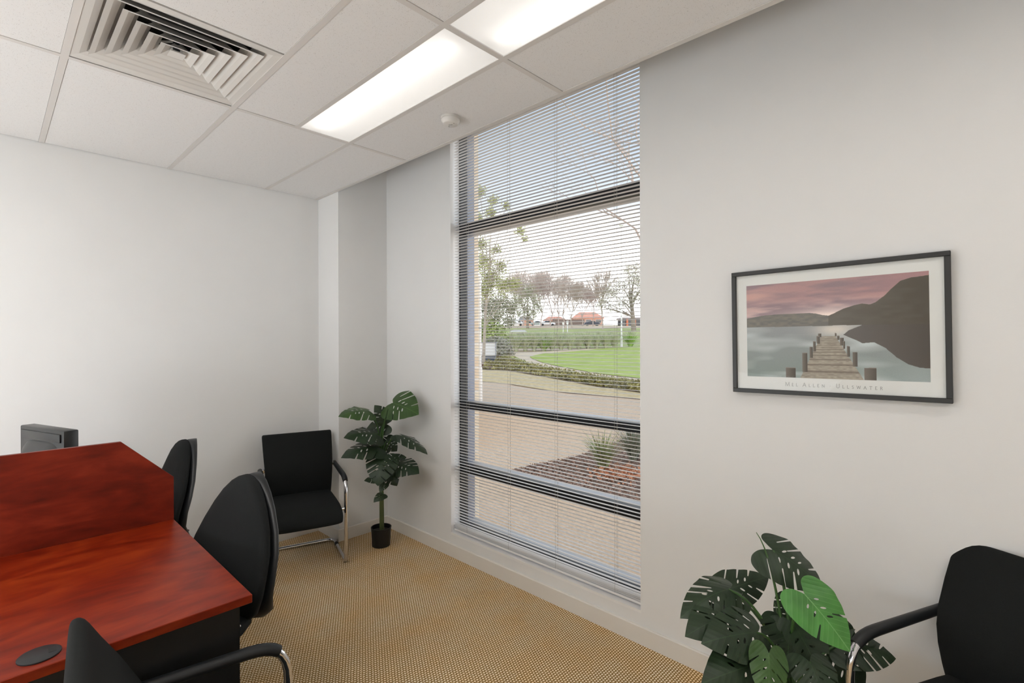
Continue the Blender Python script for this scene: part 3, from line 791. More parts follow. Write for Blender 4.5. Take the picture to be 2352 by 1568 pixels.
part('foot', MB().lathe([(.115, 0), (.115, .008), (.10, .014), (.02, .018)], 32).mesh('foot', True), M_SCREENB, mo)

# =================================================================== TASK CHAIRS (swivel)
def task_chair(loc, rz, label):
    t = thing('task_chair', label, 'chair', loc, rz, None)
    s = MB()
    s.loft([((0, y, .468 + dz), (hw_, 0, 0), (0, 0, hz_), 3.2) for y, hw_, hz_, dz in
            [(-.235, .12, .010, -.018), (-.225, .17, .022, -.012), (-.19, .205, .032, -.004), (-.10, .226, .036, 0), (.02, .230, .036, 0), (.12, .215, .034, .002), (.18, .175, .028, .002), (.205, .11, .014, 0)]], 28)
    part('seat', s.mesh('seat', True, 60), M_BLACKG, t)
    s = MB(); s.loft([((0, y, .432), (hw_, 0, 0), (0, 0, .012), 3.2) for y, hw_ in [(-.2, .10), (-.17, .18), (0, .2), (.12, .19), (.17, .11)]], 24)
    part('seat_shell', s.mesh('seat_shell', True), M_BPLAST, t)
    prof_ = [(0, .11), (.03, .165), (.10, .208), (.22, .236), (.36, .240), (.50, .226), (.64, .196), (.78, .152), (.88, .110), (.95, .070), (.985, .038), (1, .012)]
    Z0, Z1 = .450, .955
    def cy(q): return .178 - .018 * math.exp(-((q - .28) / .22) ** 2) + .100 * q ** 1.3
    s = MB(); s.loft([((0, cy(q), Z0 + (Z1 - Z0) * q), (w_, .0, 0), (0, .034 * min(1, (w_ / .1)) ** .5, 0), 2.6) for q, w_ in prof_], 32)
    cu = part('backrest', s.mesh('backrest', True, 70), M_BLACKG, t)
    s = MB(); s.loft([((0, cy(q) + .038 + .028 * math.exp(-((q - .05) / .11) ** 2), Z0 - .012 + (Z1 - Z0 + .010) * q), (w_ * 1.01, 0, 0), (0, .022 + .014 * math.exp(-((q - .08) / .14) ** 2), 0), 2.6) for q, w_ in prof_], 32)
    part('back_shell', s.mesh('back_shell', True, 70), M_BPLAST, t)
    rings = []; pa = arc((0, .272, .46), (0, .285, .30), (0, .08, .36), 26)
    rad = [(.021 if i % 2 else .029) for i in range(len(pa))]
    part('stem_bellows', MB().tube(pa, rad, 16).mesh('stem_bellows', True, 80), M_BPLAST, t)
    part('mechanism', MB().rbox(-.07, .07, -.09, .12, .375, .422, .008, 1).mesh('mechanism'), M_BPLAST, t)
    part('gas_lift', MB().lathe([(.028, .06), (.028, .22), (.019, .23), (.019, .385)], 20).mesh('gas_lift', True), M_BPLAST, t)
    part('lever', MB().tube([(.06, -.02, .40), (.16, -.02, .405), (.22, -.02, .395)], .006, 8).mesh('lever', True), M_BPLAST, t)
    b = MB().lathe([(.045, .06), (.05, .075), (.045, .115), (.03, .125)], 20)
    for k in range(5):
        q = PI / 2 + k * 2 * PI / 5
        c_, s_ = math.cos(q), math.sin(q)
        b.loft([((c_ * r, s_ * r, z), (-s_ * w_, c_ * w_, 0), (0, 0, h_), 3) for r, z, w_, h_ in [(.03, .092, .026, .02), (.15, .082, .022, .016), (.28, .070, .018, .012), (.305, .067, .012, .009)]], 12)
    part('star_base', b.mesh('star_base', True, 50), M_BPLAST, t)
    for k in range(5):
        q = PI / 2 + k * 2 * PI / 5; x, y = math.cos(q) * .295, math.sin(q) * .295
        cst = MB(); dx, dy = -math.sin(q), math.cos(q)
        for sg in (-1, 1):
            cst.loft([((x + dx * sg * (.006 + .0), y + dy * sg * .006, .025), (math.cos(q) * .025, math.sin(q) * .025, 0), (0, 0, .025), 2), ((x + dx * sg * .022, y + dy * sg * .022, .025), (math.cos(q) * .024, math.sin(q) * .024, 0), (0, 0, .024), 2)], 18)
        cst.tube([(x, y, .025), (x, y, .066)], .007, 8)
        part('caster', cst.mesh('caster', True, 40), M_BRUBBER, t)
    return t
tc1 = task_chair((-2.065, .440, 0), math.radians(15), 'black egg-backed swivel chair tucked under the near desk')
tc2 = copy_tree(tc1); tc2.location = (-3.14, .450, 0); tc2.rotation_euler = (0, 0, math.radians(1))
tc2['label'] = 'black egg-backed swivel chair at the far desk, beyond the divider'
for o_ in (tc1, tc2): o_['group'] = 'swivel chairs at the desks'

# =================================================================== VISITOR CHAIRS (chrome cantilever frame)
def visitor_chair(loc, rz, label):
    t = thing('visitor_chair', label, 'chair', loc, rz, 'black visitor chairs with chrome frames')
    w2 = .246; r = .0125
    A = (-.195, w2, .588); B = (.238, w2, .572); F = (.2255, w2, r); R = (-.2255, w2, r)
    fl = lambda p: (p[0], -p[1], p[2])
    half = [(-.165, .205, .585), (-.200, w2 - .004, .588), A, B, F, R]
    pts = half + [fl(p) for p in reversed(half)]
    P_ = [Vector(p) for p in pts]
    rr = [0, .02, .02, .115, .045, .055, .055, .045, .115, .02, .02, 0]
    path = [P_[0]]
    for i in range(1, len(P_) - 1):
        a = P_[i - 1] - P_[i]; b = P_[i + 1] - P_[i]; k = min(rr[i], a.length * .49, b.length * .49)
        path += arc(P_[i] + a.normalized() * k, P_[i], P_[i] + b.normalized() * k, 7)
    path.append(P_[-1])
    part('frame', MB().tube(path, r, 14).mesh('frame', True, 60), M_CHROME, t)
    for sg in (1, -1):
        pp = [Vector((-.196, sg * w2, .588))] + arc((.12, sg * w2, .5763), (.225, sg * w2, .5725), (.2342, sg * w2, .50), 7)[:5]
        part('arm_pad', MB().tube(pp, [.016] + [.0175] * (len(pp) - 2) + [.0165], 14, flat=1.0).mesh('arm_pad', True, 60), M_BPLAST, t)
        part('floor_glide', MB().tube([(-.13, sg * w2, .0135), (-.09, sg * w2, .0135)], .0135, 12).mesh('floor_glide', True), M_BRUBBER, t)
    part('seat_rail', MB().tube([(.2285, -w2 + .004, .372), (.2285, w2 - .004, .372)], .010, 10).mesh('seat_rail', True), M_CHROME, t)
    s = MB(); s.loft([((x, 0, z), (0, hw_, 0), (0, 0, h_), 4.5) for x, z, hw_, h_ in
                      [(-.205, .385, .19, .012), (-.19, .385, .208, .028), (-.10, .380, .214, .036), (.05, .378, .216, .040), (.18, .374, .217, .044), (.26, .364, .216, .044), (.310, .350, .213, .038), (.335, .336, .207, .026), (.343, .328, .198, .012)]], 32)
    part('seat', s.mesh('seat', True, 60), M_BLACK, t)
    prof_ = [(.36, -.172, .205, .014), (.38, -.170, .214, .020), (.43, -.156, .216, .023), (.50, -.138, .217, .024), (.56, -.134, .219, .024), (.62, -.148, .222, .023), (.70, -.188, .227, .021), (.76, -.222, .230, .019), (.80, -.243, .2318, .018), (.811, -.249, .2318, .0165), (.8185, -.2525, .2295, .012), (.822, -.2543, .226, .007), (.823, -.255, .221, .003)]
    s = MB(); s.loft([((x, 0, z), (0, hw_, 0), (th, 0, th * .3), 8) for z, x, hw_, th in prof_], 36)
    part('backrest', s.mesh('backrest', True, 60), M_BLACK, t)
    for sg in (1, -1):
        part('arm_bracket', MB().rbox(-.20, -.16, sg * .224 - .014, sg * .224 + .014, .576, .600, .004, 1).mesh('arm_bracket'), M_CHROME, t)
    return t
vc1 = visitor_chair((-3.386, 1.472, 0), -.296, 'black visitor chair with chrome frame in the corner beside the tall plant')
vc2 = copy_tree(vc1); vc2.location = (-1.332, .368, 0); vc2.rotation_euler = (0, 0, math.radians(83.6)); vc2['label'] = 'black visitor chair close to the camera, pushed sideways against the near desk'
vc3 = copy_tree(vc1); vc3.location = (.02, 1.915, 0); vc3.rotation_euler = (0, 0, -2.04); vc3['label'] = 'black visitor chair under the framed print, next to the bushy plant'

# =================================================================== MONSTERA PLANTS
def catmull(P, n):
    out = []
    for i in range(len(P) - 1):
        p0 = P[max(i - 1, 0)]; p1 = P[i]; p2 = P[i + 1]; p3 = P[min(i + 2, len(P) - 1)]
        for k in range(n):
            t = k / n
            out.append(tuple(.5 * (2 * b + (c - a) * t + (2 * a - 5 * b + 4 * c - d) * t * t + (3 * b - a - 3 * c + d) * t ** 3) for a, b, c, d in zip(p0, p1, p2, p3)))
    return out + [P[-1]]
HALF = [(0, .0), (-.09, .05), (-.18, .13), (-.21, .25), (-.15, .37), (0, .445), (.17, .465), (.35, .43), (.52, .37), (.68, .28), (.82, .175), (.93, .075), (1.0, 0)]
def inside(p, poly):
    x, y = p; c = False; n_ = len(poly)
    for i in range(n_):
        x1, y1 = poly[i]; x2, y2 = poly[(i + 1) % n_]
        if (y1 > y) != (y2 > y) and x < (x2 - x1) * (y - y1) / (y2 - y1) + x1: c = not c
    return c
def leaf_shape(seed, slits, depth):
    r = random.Random(seed)
    c = catmull(HALF, 6)
    def half(sg):
        pts = []; cuts = []
        for sx in slits:
            sx += r.uniform(-.03, .03)
            if r.random() < .14: continue
            cuts.append(sx)
        k = 0; i0 = max(range(len(c)), key=lambda i: c[i][1])
        done = set()
        for i, p in enumerate(c):
            pts.append(p)
            if i > i0 - 3 and i + 1 < len(c):
                for sx in cuts:
                    if sx not in done and p[0] <= sx < c[i + 1][0]:
                        done.add(sx); q = c[i + 1]
                        tx, ty = q[0] - p[0], q[1] - p[1]; l_ = math.hypot(tx, ty); tx /= l_; ty /= l_
                        m_ = ((p[0] + q[0]) / 2, (p[1] + q[1]) / 2)
                        f = depth * r.uniform(.8, 1.12)
                        tg = (m_[0] - .30 * (m_[1] / .4), .03)
                        inn = (m_[0] + (tg[0] - m_[0]) * f, m_[1] + (tg[1] - m_[1]) * f)
                        g_ = .016 + .012 * r.random()
                        nx_, ny_ = inn[0] - m_[0], inn[1] - m_[1]
                        pts[-1] = (m_[0] - tx * g_, m_[1] - ty * g_)
                        pts += [(inn[0] - tx * .010 - nx_ * .05, inn[1] - ty * .010 - ny_ * .05), inn, (inn[0] + tx * .010 - nx_ * .05, inn[1] + ty * .010 - ny_ * .05), (m_[0] + tx * g_, m_[1] + ty * g_)]
        pp = [pts[0]]
        for q in pts[1:]:
            if math.hypot(q[0] - pp[-1][0], q[1] - pp[-1][1]) > .006: pp.append(q)
        return [(x, y * sg) for x, y in pp]
    up, lo = half(1), half(-1)
    outline = up + lo[-2:0:-1]
    holes = []
    for sg in (1, -1):
        for hx in (.16, .32, .47):
            if r.random() < .2: continue
            cx, cy = hx + r.uniform(-.02, .02), sg * (.115 - hx * .06)
            a, b_ = .042 + .014 * r.random(), .014 + .006 * r.random()
            ux, uy = math.cos(.95) , sg * math.sin(.95)
            holes.append([(cx + ux * a * math.cos(q) - uy * b_ * math.sin(q), cy + uy * a * math.cos(q) + ux * b_ * math.sin(q)) for q in [2 * PI * k / 8 for k in range(8)]])
    holes = [h for h in holes if all(inside(p, outline) for p in h)]
    vs = [Vector(p) for p in outline]; ed = [(i, (i + 1) % len(outline)) for i in range(len(outline))]
    for h in holes:
        o = len(vs); vs += [Vector(p) for p in h]; ed += [(o + i, o + (i + 1) % len(h)) for i in range(len(h))]
    x = -.15
    while x < .98:
        for y in (-.38, -.30, -.22, -.14, -.06, 0, .06, .14, .22, .30, .38):
            if y and abs(y) < .07 and False: continue
            p = (x, y)
            if inside(p, outline) and not any(inside(p, h) for h in holes): vs.append(Vector(p))
        x += .075
    res = delaunay_2d_cdt(vs, ed, [], 0, 1e-5)
    V_ = [tuple(v) for v in res[0]]; F_ = []
    for f in res[2]:
        c_ = (sum(V_[i][0] for i in f) / len(f), sum(V_[i][1] for i in f) / len(f))
        if inside(c_, outline) and not any(inside(c_, h) for h in holes): F_.append(tuple(f))
    return V_, F_
SHAPES = [leaf_shape(3, (.22, .42, .60, .76), .62), leaf_shape(8, (.30, .52, .72), .58), leaf_shape(12, (.16, .36, .55, .74), .72), leaf_shape(21, (.62,), .60), leaf_shape(30, (.1, .28, .46, .62, .78), .80)]
def leaf(plant, base, tip, nrm, width, droop, fold, shape, m, name='leaf'):
    V_, F_ = SHAPES[shape]
    base, tip = Vector(base), Vector(tip)
    X = tip - base; L = X.length; X.normalize()
    N = (Vector(nrm) - X * X.dot(Vector(nrm))).normalized(); Y = N.cross(X)
    vs = []
    for x, y in V_:
        h = droop * (4 * x * (1 - x)) * .25 - fold * abs(y) ** 1.4 - .06 * math.sin(9 * x + 3) * abs(y) * abs(y) * 2 + .022 * math.sin(22 * x - 20 * abs(y)) * abs(y)
        if x < 0: h += -.5 * droop * x * x * 4 * .3
        vs.append(base + X * (x * L) + Y * (y * L * width) + N * (h * L))
    lo = plant.location
    me = bpy.data.meshes.new(name); me.from_pydata([(v - lo)[:] for v in vs], [], F_)
    uvl = me.uv_layers.new(name='UVMap')
    for lp in me.loops:
        x, y = V_[lp.vertex_index]; uvl.data[lp.index].uv = (x, y + .5)
    me.shade_smooth()
    return link(name, me, m, plant)
def petiole(plant, p0, p1, p2, r0, r1):
    pa = arc(Vector(p0) - plant.location, Vector(p1) - plant.location, Vector(p2) - plant.location, 9)
    n_ = len(pa)
    part('petiole', MB().tube(pa, [r0 + (r1 - r0) * i / (n_ - 1) for i in range(n_)], 7).mesh('petiole', True), M_STEM, plant)
def camvec(r_, u_, c_): return CR * r_ + CU * u_ - CF * c_

def potted(name, label, x, y, zpot, rpot):
    t = thing(name, label, 'plant', (x, y, 0))
    part('pot', MB().lathe([(rpot * .88, 0), (rpot * .9, .004), (rpot, zpot - .006), (rpot * 1.03, zpot - .004), (rpot * 1.03, zpot), (rpot * .95, zpot), (rpot * .93, zpot - .03), (.001, zpot - .03)], 40).mesh('pot', True), M_POT, t)
    part('soil', MB().lathe([(rpot * .935, zpot - .032), (rpot * .6, zpot - .024), (.001, zpot - .02)], 24, close=False).mesh('soil', True), M_SOIL, t)
    return t
# --- plant in the corner
PX, PY = -3.196, 1.968
p1 = potted('monstera', 'tall slim artificial monstera in a small black pot in the room corner', PX, PY, .135, .071)
def lp(z, dx=0, dy=0): return Vector((PX + dx, PY + dy, z))
tr = MB(); zz = [.11, .2, .3, .398, .402, .406, .5, .6, .68]
tr.tube([(math.sin(z * 3) * .006, math.cos(z * 4) * .005, z) for z in zz], [.0165, .0165, .0158, .0155, .0185, .0155, .0158, .0175, .020], 12)
part('trunk', tr.mesh('trunk', True, 60), M_TRUNKG, p1)
LEAVES1 = [  # base px, tip px, depth base, depth tip, width, normal(right, up, to camera), droop, fold, shape, material, stem root z
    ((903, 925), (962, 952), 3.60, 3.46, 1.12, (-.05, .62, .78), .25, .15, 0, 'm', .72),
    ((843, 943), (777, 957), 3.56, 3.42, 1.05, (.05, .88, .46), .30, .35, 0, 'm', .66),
    ((888, 964), (860, 930), 3.62, 3.60, 1.0, (.2, .25, .95), .2, .2, 1, 'd', .70),
    ((862, 996), (789, 1006), 3.54, 3.40, 1.05, (.05, .86, .50), .35, .35, 0, 'd', .60),
    ((888, 974), (842, 984), 3.67, 3.70, 1.1, (.0, .55, .83), .3, .3, 1, 'd', .64),
    ((866, 1026), (783, 1052), 3.52, 3.38, .95, (.1, .90, .42), .45, .35, 1, 'd', .56),
    ((924, 1000), (982, 1044), 3.52, 3.44, .85, (.52, .80, .22), .25, .30, 1, 'd', .58),
    ((886, 1020), (846, 1034), 3.66, 3.66, 1.1, (0, .5, .87), .3, .3, 2, 'd', .58),
    ((889, 1012), (912, 1036), 3.67, 3.69, 1.2, (.2, .4, .9), .3, .3, 1, 'd', .60),
    ((880, 1050), (868, 1116), 3.48, 3.38, 1.25, (0, .40, .92), .40, .30, 4, 'd', .60),
    ((914, 1066), (963, 1088), 3.54, 3.42, .95, (.0, .80, .60), .35, .35, 1, 'd', .54),
    ((902, 1056), (934, 1050), 3.66, 3.66, 1.0, (.1, .6, .75), .3, .3, 3, 'd', .56),
    ((880, 1134), (858, 1154), 3.50, 3.44, .9, (.2, .8, .5), .6, .5, 3, 'd', .50),
    ((884, 1086), (914, 1100), 3.54, 3.50, 1.0, (.1, .6, .75), .4, .4, 3, 'd', .52),
    ((866, 1098), (836, 1104), 3.54, 3.50, .9, (0, .7, .6), .3, .4, 3, 'd', .52),
    ((884, 1110), (872, 1130), 3.50, 3.46, 1.0, (0, .5, .8), .4, .4, 3, 'd', .50),
    ((892, 1080), (912, 1116), 3.56, 3.56, 1.1, (.2, .5, .8), .4, .4, 1, 'd', .52)]
MATS = {'d': M_LEAFD, 'm': M_LEAFM, 'l': M_LEAFL}
for i, (b_, t_, db, dt, w_, nr, dr, fo, sh, mm, zr) in enumerate(LEAVES1):
    B = at_depth(b_[0], b_[1], db); T = at_depth(t_[0], t_[1], dt)
    leaf(p1, B, T, camvec(*nr), w_, dr, fo, sh, MATS[mm])
    q = i * 2.4; root = lp(zr, math.cos(q) * .011, math.sin(q) * .011)
    hi = max(B.z, zr + .02)
    ctrl = Vector((root.x + (B.x - root.x) * .25, root.y + (B.y - root.y) * .25, zr + (B.z - zr) * .95 + .015))
    petiole(p1, root, ctrl, B + (T - B) * .02, .0068, .0032)
# --- plant under the print
QX, QY = -.432, 1.66
p2 = potted('monstera', 'bushy artificial monstera with bright green leaves beside the right visitor chair', QX, QY, .16, .085)
tr = MB(); tr.tube([(0, 0, .13), (.004, 0, .24), (-.003, .003, .36), (0, 0, .46)], [.017, .016, .016, .020], 12)
part('trunk', tr.mesh('trunk', True, 60), M_TRUNKG, p2)
LEAVES2 = [
    ((1774, 1262), (1894, 1358), 1.56, 1.50, 1.12, (.34, .58, .72), .35, .45, 0, 'd', .44),
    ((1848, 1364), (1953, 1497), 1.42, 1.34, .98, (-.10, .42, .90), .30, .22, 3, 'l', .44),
    ((1676, 1352), (1562, 1420), 1.56, 1.50, .85, (-.25, .82, .52), .50, .40, 4, 'd', .42),
    ((1668, 1356), (1766, 1324), 1.66, 1.70, .85, (.05, .78, .62), .20, .30, 1, 'd', .42),
    ((1676, 1414), (1573, 1462), 1.50, 1.42, .9, (-.10, .78, .62), .45, .35, 0, 'd', .38),
    ((1740, 1452), (1610, 1478), 1.44, 1.38, .9, (0, .76, .65), .35, .30, 0, 'd', .34),
    ((1738, 1524), (1610, 1570), 1.40, 1.34, .95, (-.05, .72, .70), .35, .30, 2, 'd', .30),
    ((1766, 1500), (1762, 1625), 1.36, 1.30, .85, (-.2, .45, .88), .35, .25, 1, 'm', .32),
    ((1820, 1428), (1888, 1560), 1.50, 1.42, 1.25, (0, .35, .93), .3, .2, 1, 'd', .36),
    ((1812, 1440), (1800, 1560), 1.50, 1.42, 1.2, (-.1, .4, .9), .3, .2, 0, 'd', .34),
    ((1888, 1468), (1985, 1600), 1.60, 1.58, 1.2, (.1, .4, .9), .3, .2, 1, 'd', .34),
    ((1930, 1476), (2058, 1512), 1.58, 1.56, 1.0, (.1, .86, .45), .35, .30, 4, 'd', .36),
    ((1822, 1385), (1788, 1446), 1.58, 1.55, 1.1, (-.2, .45, .85), .3, .3, 1, 'd', .40),
    ((1860, 1520), (1900, 1640), 1.38, 1.30, 1.2, (0, .45, .88), .3, .2, 0, 'd', .30),
    ((1700, 1560), (1650, 1660), 1.38, 1.32, 1.1, (0, .5, .85), .3, .2, 2, 'd', .28)]
for i, (b_, t_, db, dt, w_, nr, dr, fo, sh, mm, zr) in enumerate(LEAVES2):
    B = at_depth(b_[0], b_[1], db); T = at_depth(t_[0], t_[1], dt)
    leaf(p2, B, T, camvec(*nr), w_, dr, fo, sh, MATS[mm])
    q = i * 2.4; root = Vector((QX + math.cos(q) * .011, QY + math.sin(q) * .011, zr))
    ctrl = Vector((root.x + (B.x - root.x) * .30, root.y + (B.y - root.y) * .30, zr + max(.03, (B.z - zr)) * .85 + .02))
    petiole(p2, root, ctrl, B + (T - B) * .02, .0062, .0030)
for px, py, d in ((1737, 1222, 1.57), (1779, 1384, 1.56)):       # rolled shoots
    B = at_depth(px, py, d)
    petiole(p2, (QX, QY, .45), (QX + (B.x - QX) * .4, QY + (B.y - QY) * .4, B.z - .06), B, .006, .001)

# =================================================================== OUTSIDE
M_GRAVEL = mat('pale_gravel', (206, 182, 156), .95, var=.16, scale=45, bump=.5, bscale=120)
M_LAWN = mat('lawn_grass', (172, 184, 90), .95, var=.14, scale=1.4, bump=.4, bscale=60)
M_FIELD = mat('field_grass', (172, 178, 110), .95, var=.14, scale=.5)
M_PATH = mat('sandy_path', (226, 204, 176), .95, var=.06, scale=2)
M_VERGE = mat('verge_grass', (176, 176, 112), .95, var=.2, scale=2)
M_STRAW = mat('dry_straw', (206, 184, 140), .95, var=.2, scale=9, bump=.6, bscale=40)
M_MULCH = mat('bark_mulch', (120, 96, 82), .95, var=.45, scale=60, bump=.8, bscale=90)
M_BEDSOIL = mat('bed_soil', (112, 92, 72), .95, var=.3, scale=8)

# terrain: a fan of ground rising gently towards the park
ls = np.concatenate([np.linspace(-60, -14, 8), np.linspace(-12, 12, 25), np.linspace(14, 60, 8)])
ds = sorted(set(TER_D + [3, 5, 7, 14, 18, 23, 29, 36, 44, 59, 100]))
fh = Vector((CF.x, CF.y, 0)).normalized(); rh = Vector((CR.x, CR.y, 0)).normalized()
vs = []; fs = []
for d in ds:
    for l in ls:
        p = fh * d + rh * l; vs.append((p.x, p.y, ter_z(d)))
nl = len(ls)
for j in range(len(ds) - 1):
    for i in range(nl - 1):
        fs.append((j * nl + i, j * nl + i + 1, (j + 1) * nl + i + 1, (j + 1) * nl + i))
struct(MB().add(vs, fs).build('ground', M_GRAVEL))
def patch(name, cols, m, lift, rows=10, kind='structure'):
    """ground cover draped on the terrain; cols = (x, y far, y near) sampled from the view"""
    C_ = []
    for i in range(len(cols) - 1):
        for k in range(6):
            t = k / 6; C_.append([a + (b - a) * t for a, b in zip(cols[i], cols[i + 1])])
    C_.append(list(cols[-1]))
    vs = []; fs = []; n_ = len(C_)
    for j in range(rows + 1):
        for (x, y0, y1) in C_:
            q = ground_at(x, y0 + (y1 - y0) * j / rows, lift); vs.append(q)
    for j in range(rows):
        for i in range(n_ - 1):
            fs.append((j * n_ + i, j * n_ + i + 1, (j + 1) * n_ + i + 1, (j + 1) * n_ + i))
    o = MB().add(vs, fs).build(name, m); o['kind'] = kind
    return o
patch('field', [(900, 749, 800), (1180, 749, 800), (1330, 749, 800), (1470, 749, 798), (1800, 749, 796)], M_FIELD, .02)
patch('path', [(1060, 813.5, 815), (1140, 813, 816.5), (1180, 811.8, 818), (1216, 810, 836), (1272, 807, 848.5), (1372, 801, 866), (1470, 796, 879), (1700, 786, 908)], M_PATH, .03)
patch('lawn', [(1217.5, 820.5, 822), (1226, 818, 827), (1250, 813.5, 836), (1286, 811, 844), (1322, 808.5, 851), (1372, 803, 860.5), (1470, 796.5, 872), (1700, 787, 902)], M_LAWN, .05)
patch('verge', [(1150, 816, 820), (1180, 818, 826), (1216, 836, 842), (1272, 848.5, 855), (1372, 866, 873), (1470, 879, 886), (1700, 908, 916)], M_VERGE, .04, 4)
patch('planting_bed', [(1092, 834, 850), (1130, 822, 850), (1165, 820, 852), (1216, 838, 861), (1272, 852, 871), (1372, 870, 890), (1470, 884, 904), (1700, 914, 940)], M_BEDSOIL, .03, 6)
patch('straw_strip', [(1080, 850, 874), (1165, 851, 882), (1230, 860, 893), (1300, 872, 903), (1372, 888, 909), (1470, 902, 918), (1700, 938, 958)], M_STRAW, .02, 5)
patch('mulch_bed', [(1168, 1087, 1090), (1220, 1072, 1101), (1290, 1058, 1117), (1342, 1044, 1130), (1400, 1022, 1147), (1470, 996, 1166), (1700, 960, 1240)], M_MULCH, .012, 10)

def quad(mb, p, s, r, up=.6, asp=.45):
    n_ = Vector((r.gauss(0, 1), r.gauss(0, 1), r.gauss(0, 1) + up)).normalized()
    u = n_.orthogonal().normalized(); u = Matrix.Rotation(r.uniform(0, 6.3), 3, n_) @ u; v = n_.cross(u)
    mb.add([(p + u * s), (p + v * s * asp), (p - u * s), (p - v * s * asp)], [(0, 1, 2, 3)])
M_CHIP = mat('bark_chip', (164, 136, 120), .9, var=.5, scale=30)
r = random.Random(11)
mb = MB()
for _ in range(5200):
    x = r.uniform(1175, 1475); y0 = np.interp(x, [1168, 1220, 1290, 1342, 1400, 1470], [1087, 1072, 1058, 1044, 1022, 996]); y1 = np.interp(x, [1168, 1470], [1090, 1166])
    quad(mb, ground_at(x, r.uniform(y0, y1), .022 + r.random() * .012), r.uniform(.010, .028), r, 1.5, .4)
stuff(mb.build('bark_chips', M_CHIP), 'loose bark chips on the garden bed outside the lower window', 'mulch')
mb = MB()
for _ in range(700):
    x = r.gauss(1428, 30); y = r.gauss(1096, 9)
    if x > 1480: continue
    quad(mb, ground_at(x, y, .03 + r.random() * .05), r.uniform(.014, .034), r, 1.0, .5)
stuff(mb.build('fallen_leaves', mat('rust_leaf', (204, 146, 112), .8, var=.3, scale=10)), 'rust coloured fallen leaves under the spiky plants outside', 'leaves')

# low ground cover along the path
mb = MB()
for _ in range(9000):
    x = r.uniform(1110, 1500)
    y0 = np.interp(x, [1110, 1165, 1216, 1272, 1372, 1470, 1500], [830, 821, 839, 853, 871, 885, 890]); y1 = np.interp(x, [1110, 1165, 1216, 1272, 1372, 1470, 1500], [849, 851, 860, 870, 889, 903, 908])
    y = r.uniform(y0, y1); h = r.uniform(.03, .2) * (1 if r.random() < .5 else .4)
    quad(mb, ground_at(x, y, h), r.uniform(.03, .075), r, .6)
stuff(mb.build('groundcover', mat('groundcover_leaf', (158, 150, 94), .8, var=.55, scale=3)), 'low olive ground cover plants on the bank below the path', 'ground cover')

# strappy flax plants outside the window
def blades(t, n_, h, spread, wd, m, seed, nm='blades', loc=None, bend=.5):
    r_ = random.Random(seed); mb = MB()
    for _ in range(n_):
        a = r_.uniform(0, 2 * PI); k = r_.uniform(.1, 1) * spread; hh = h * r_.uniform(.6, 1.08)
        d_ = Vector((math.cos(a), math.sin(a), 0)); s_ = Vector((-d_.y, d_.x, 0)) * wd * r_.uniform(.6, 1.1)
        b0 = d_ * r_.uniform(0, .12) * spread; pts = [b0 + d_ * (k * q ** 1.8) + Vector((0, 0, hh * (q - bend * .35 * q * q * k / max(spread, .01)))) for q in (0, .35, .7, 1)]
        vv = []
        for i, q in enumerate(pts):
            ww = s_ * (1, .9, .6, .05)[i]; vv += [q - ww, q + ww]
        mb.add(vv, [(0, 1, 3, 2), (2, 3, 5, 4), (4, 5, 7, 6)])
    return stuff(part(nm, mb.mesh(nm), m, t))
M_FLAX = mat('flax_blade', (150, 158, 112), .6, var=.3, scale=6)
M_FLAXG = mat('grey_flax_blade', (138, 142, 124), .6, var=.3, scale=6)
for i, (px, py, n_, h, sp, m_, lb) in enumerate([(1385, 1082, 130, .56, .42, M_FLAX, 'spiky green flax plant outside the lower window, left of the two'),
                                                 (1455, 1062, 150, .56, .40, M_FLAXG, 'grey green flax plant outside, partly cut by the window jamb')]):
    t = thing('flax_plant', lb, 'plant', ground_at(px, py))
    blades(t, n_, h, sp, .011, m_, 40 + i)
    part('crown', MB().lathe([(.06, 0), (.05, .04), (.01, .07)], 10).mesh('crown', True), M_MULCH, t)

ORD = ['first', 'second', 'third', 'fourth', 'fifth', 'sixth', 'seventh', 'eighth', 'ninth', 'tenth', 'eleventh', 'twelfth']
# reeds and shrubs between path and field
M_REED = mat('reed_blade', (192, 196, 160), .8, var=.25, scale=1.2)
M_REEDB = mat('bright_reed', (158, 188, 96), .8, var=.3, scale=1.2)
reeds = [(1186 + 20.5 * i, 807 - .045 * (20.5 * i) ** 1.0 * (.7 if i > 6 else .3), r.uniform(.85, 1.1)) for i in range(12)] + [(1176 + 21 * i, 797 - .25 * i, r.uniform(.9, 1.15)) for i in range(12)] + [(1186 + 24 * i, 788 - .2 * i, r.uniform(.8, 1.0)) for i in range(12)]
for i, (px, py, h) in enumerate(reeds):
    t = thing('reed_clump', ORD[i % 12] + ' grey green reed clump from the left, ' + ['front row beside the path', 'middle row behind the path', 'back row below the field'][i // 12], 'reeds', ground_at(px, py), 0, 'reeds along the path')
    blades(t, 260, h, .8, .020, M_REED, 70 + i, bend=.25)
for i, (px, py, h, lb) in enumerate([(1250, 806, .75, 'bright green grass clump by the path, left of the lamp post'), (1448, 798, .95, 'bright green shrub of long leaves just right of the white lamp post')]):
    t = thing('grass_clump', lb, 'plant', ground_at(px, py)); blades(t, 200, h, .9, .035, M_REEDB, 90 + i, bend=.4)

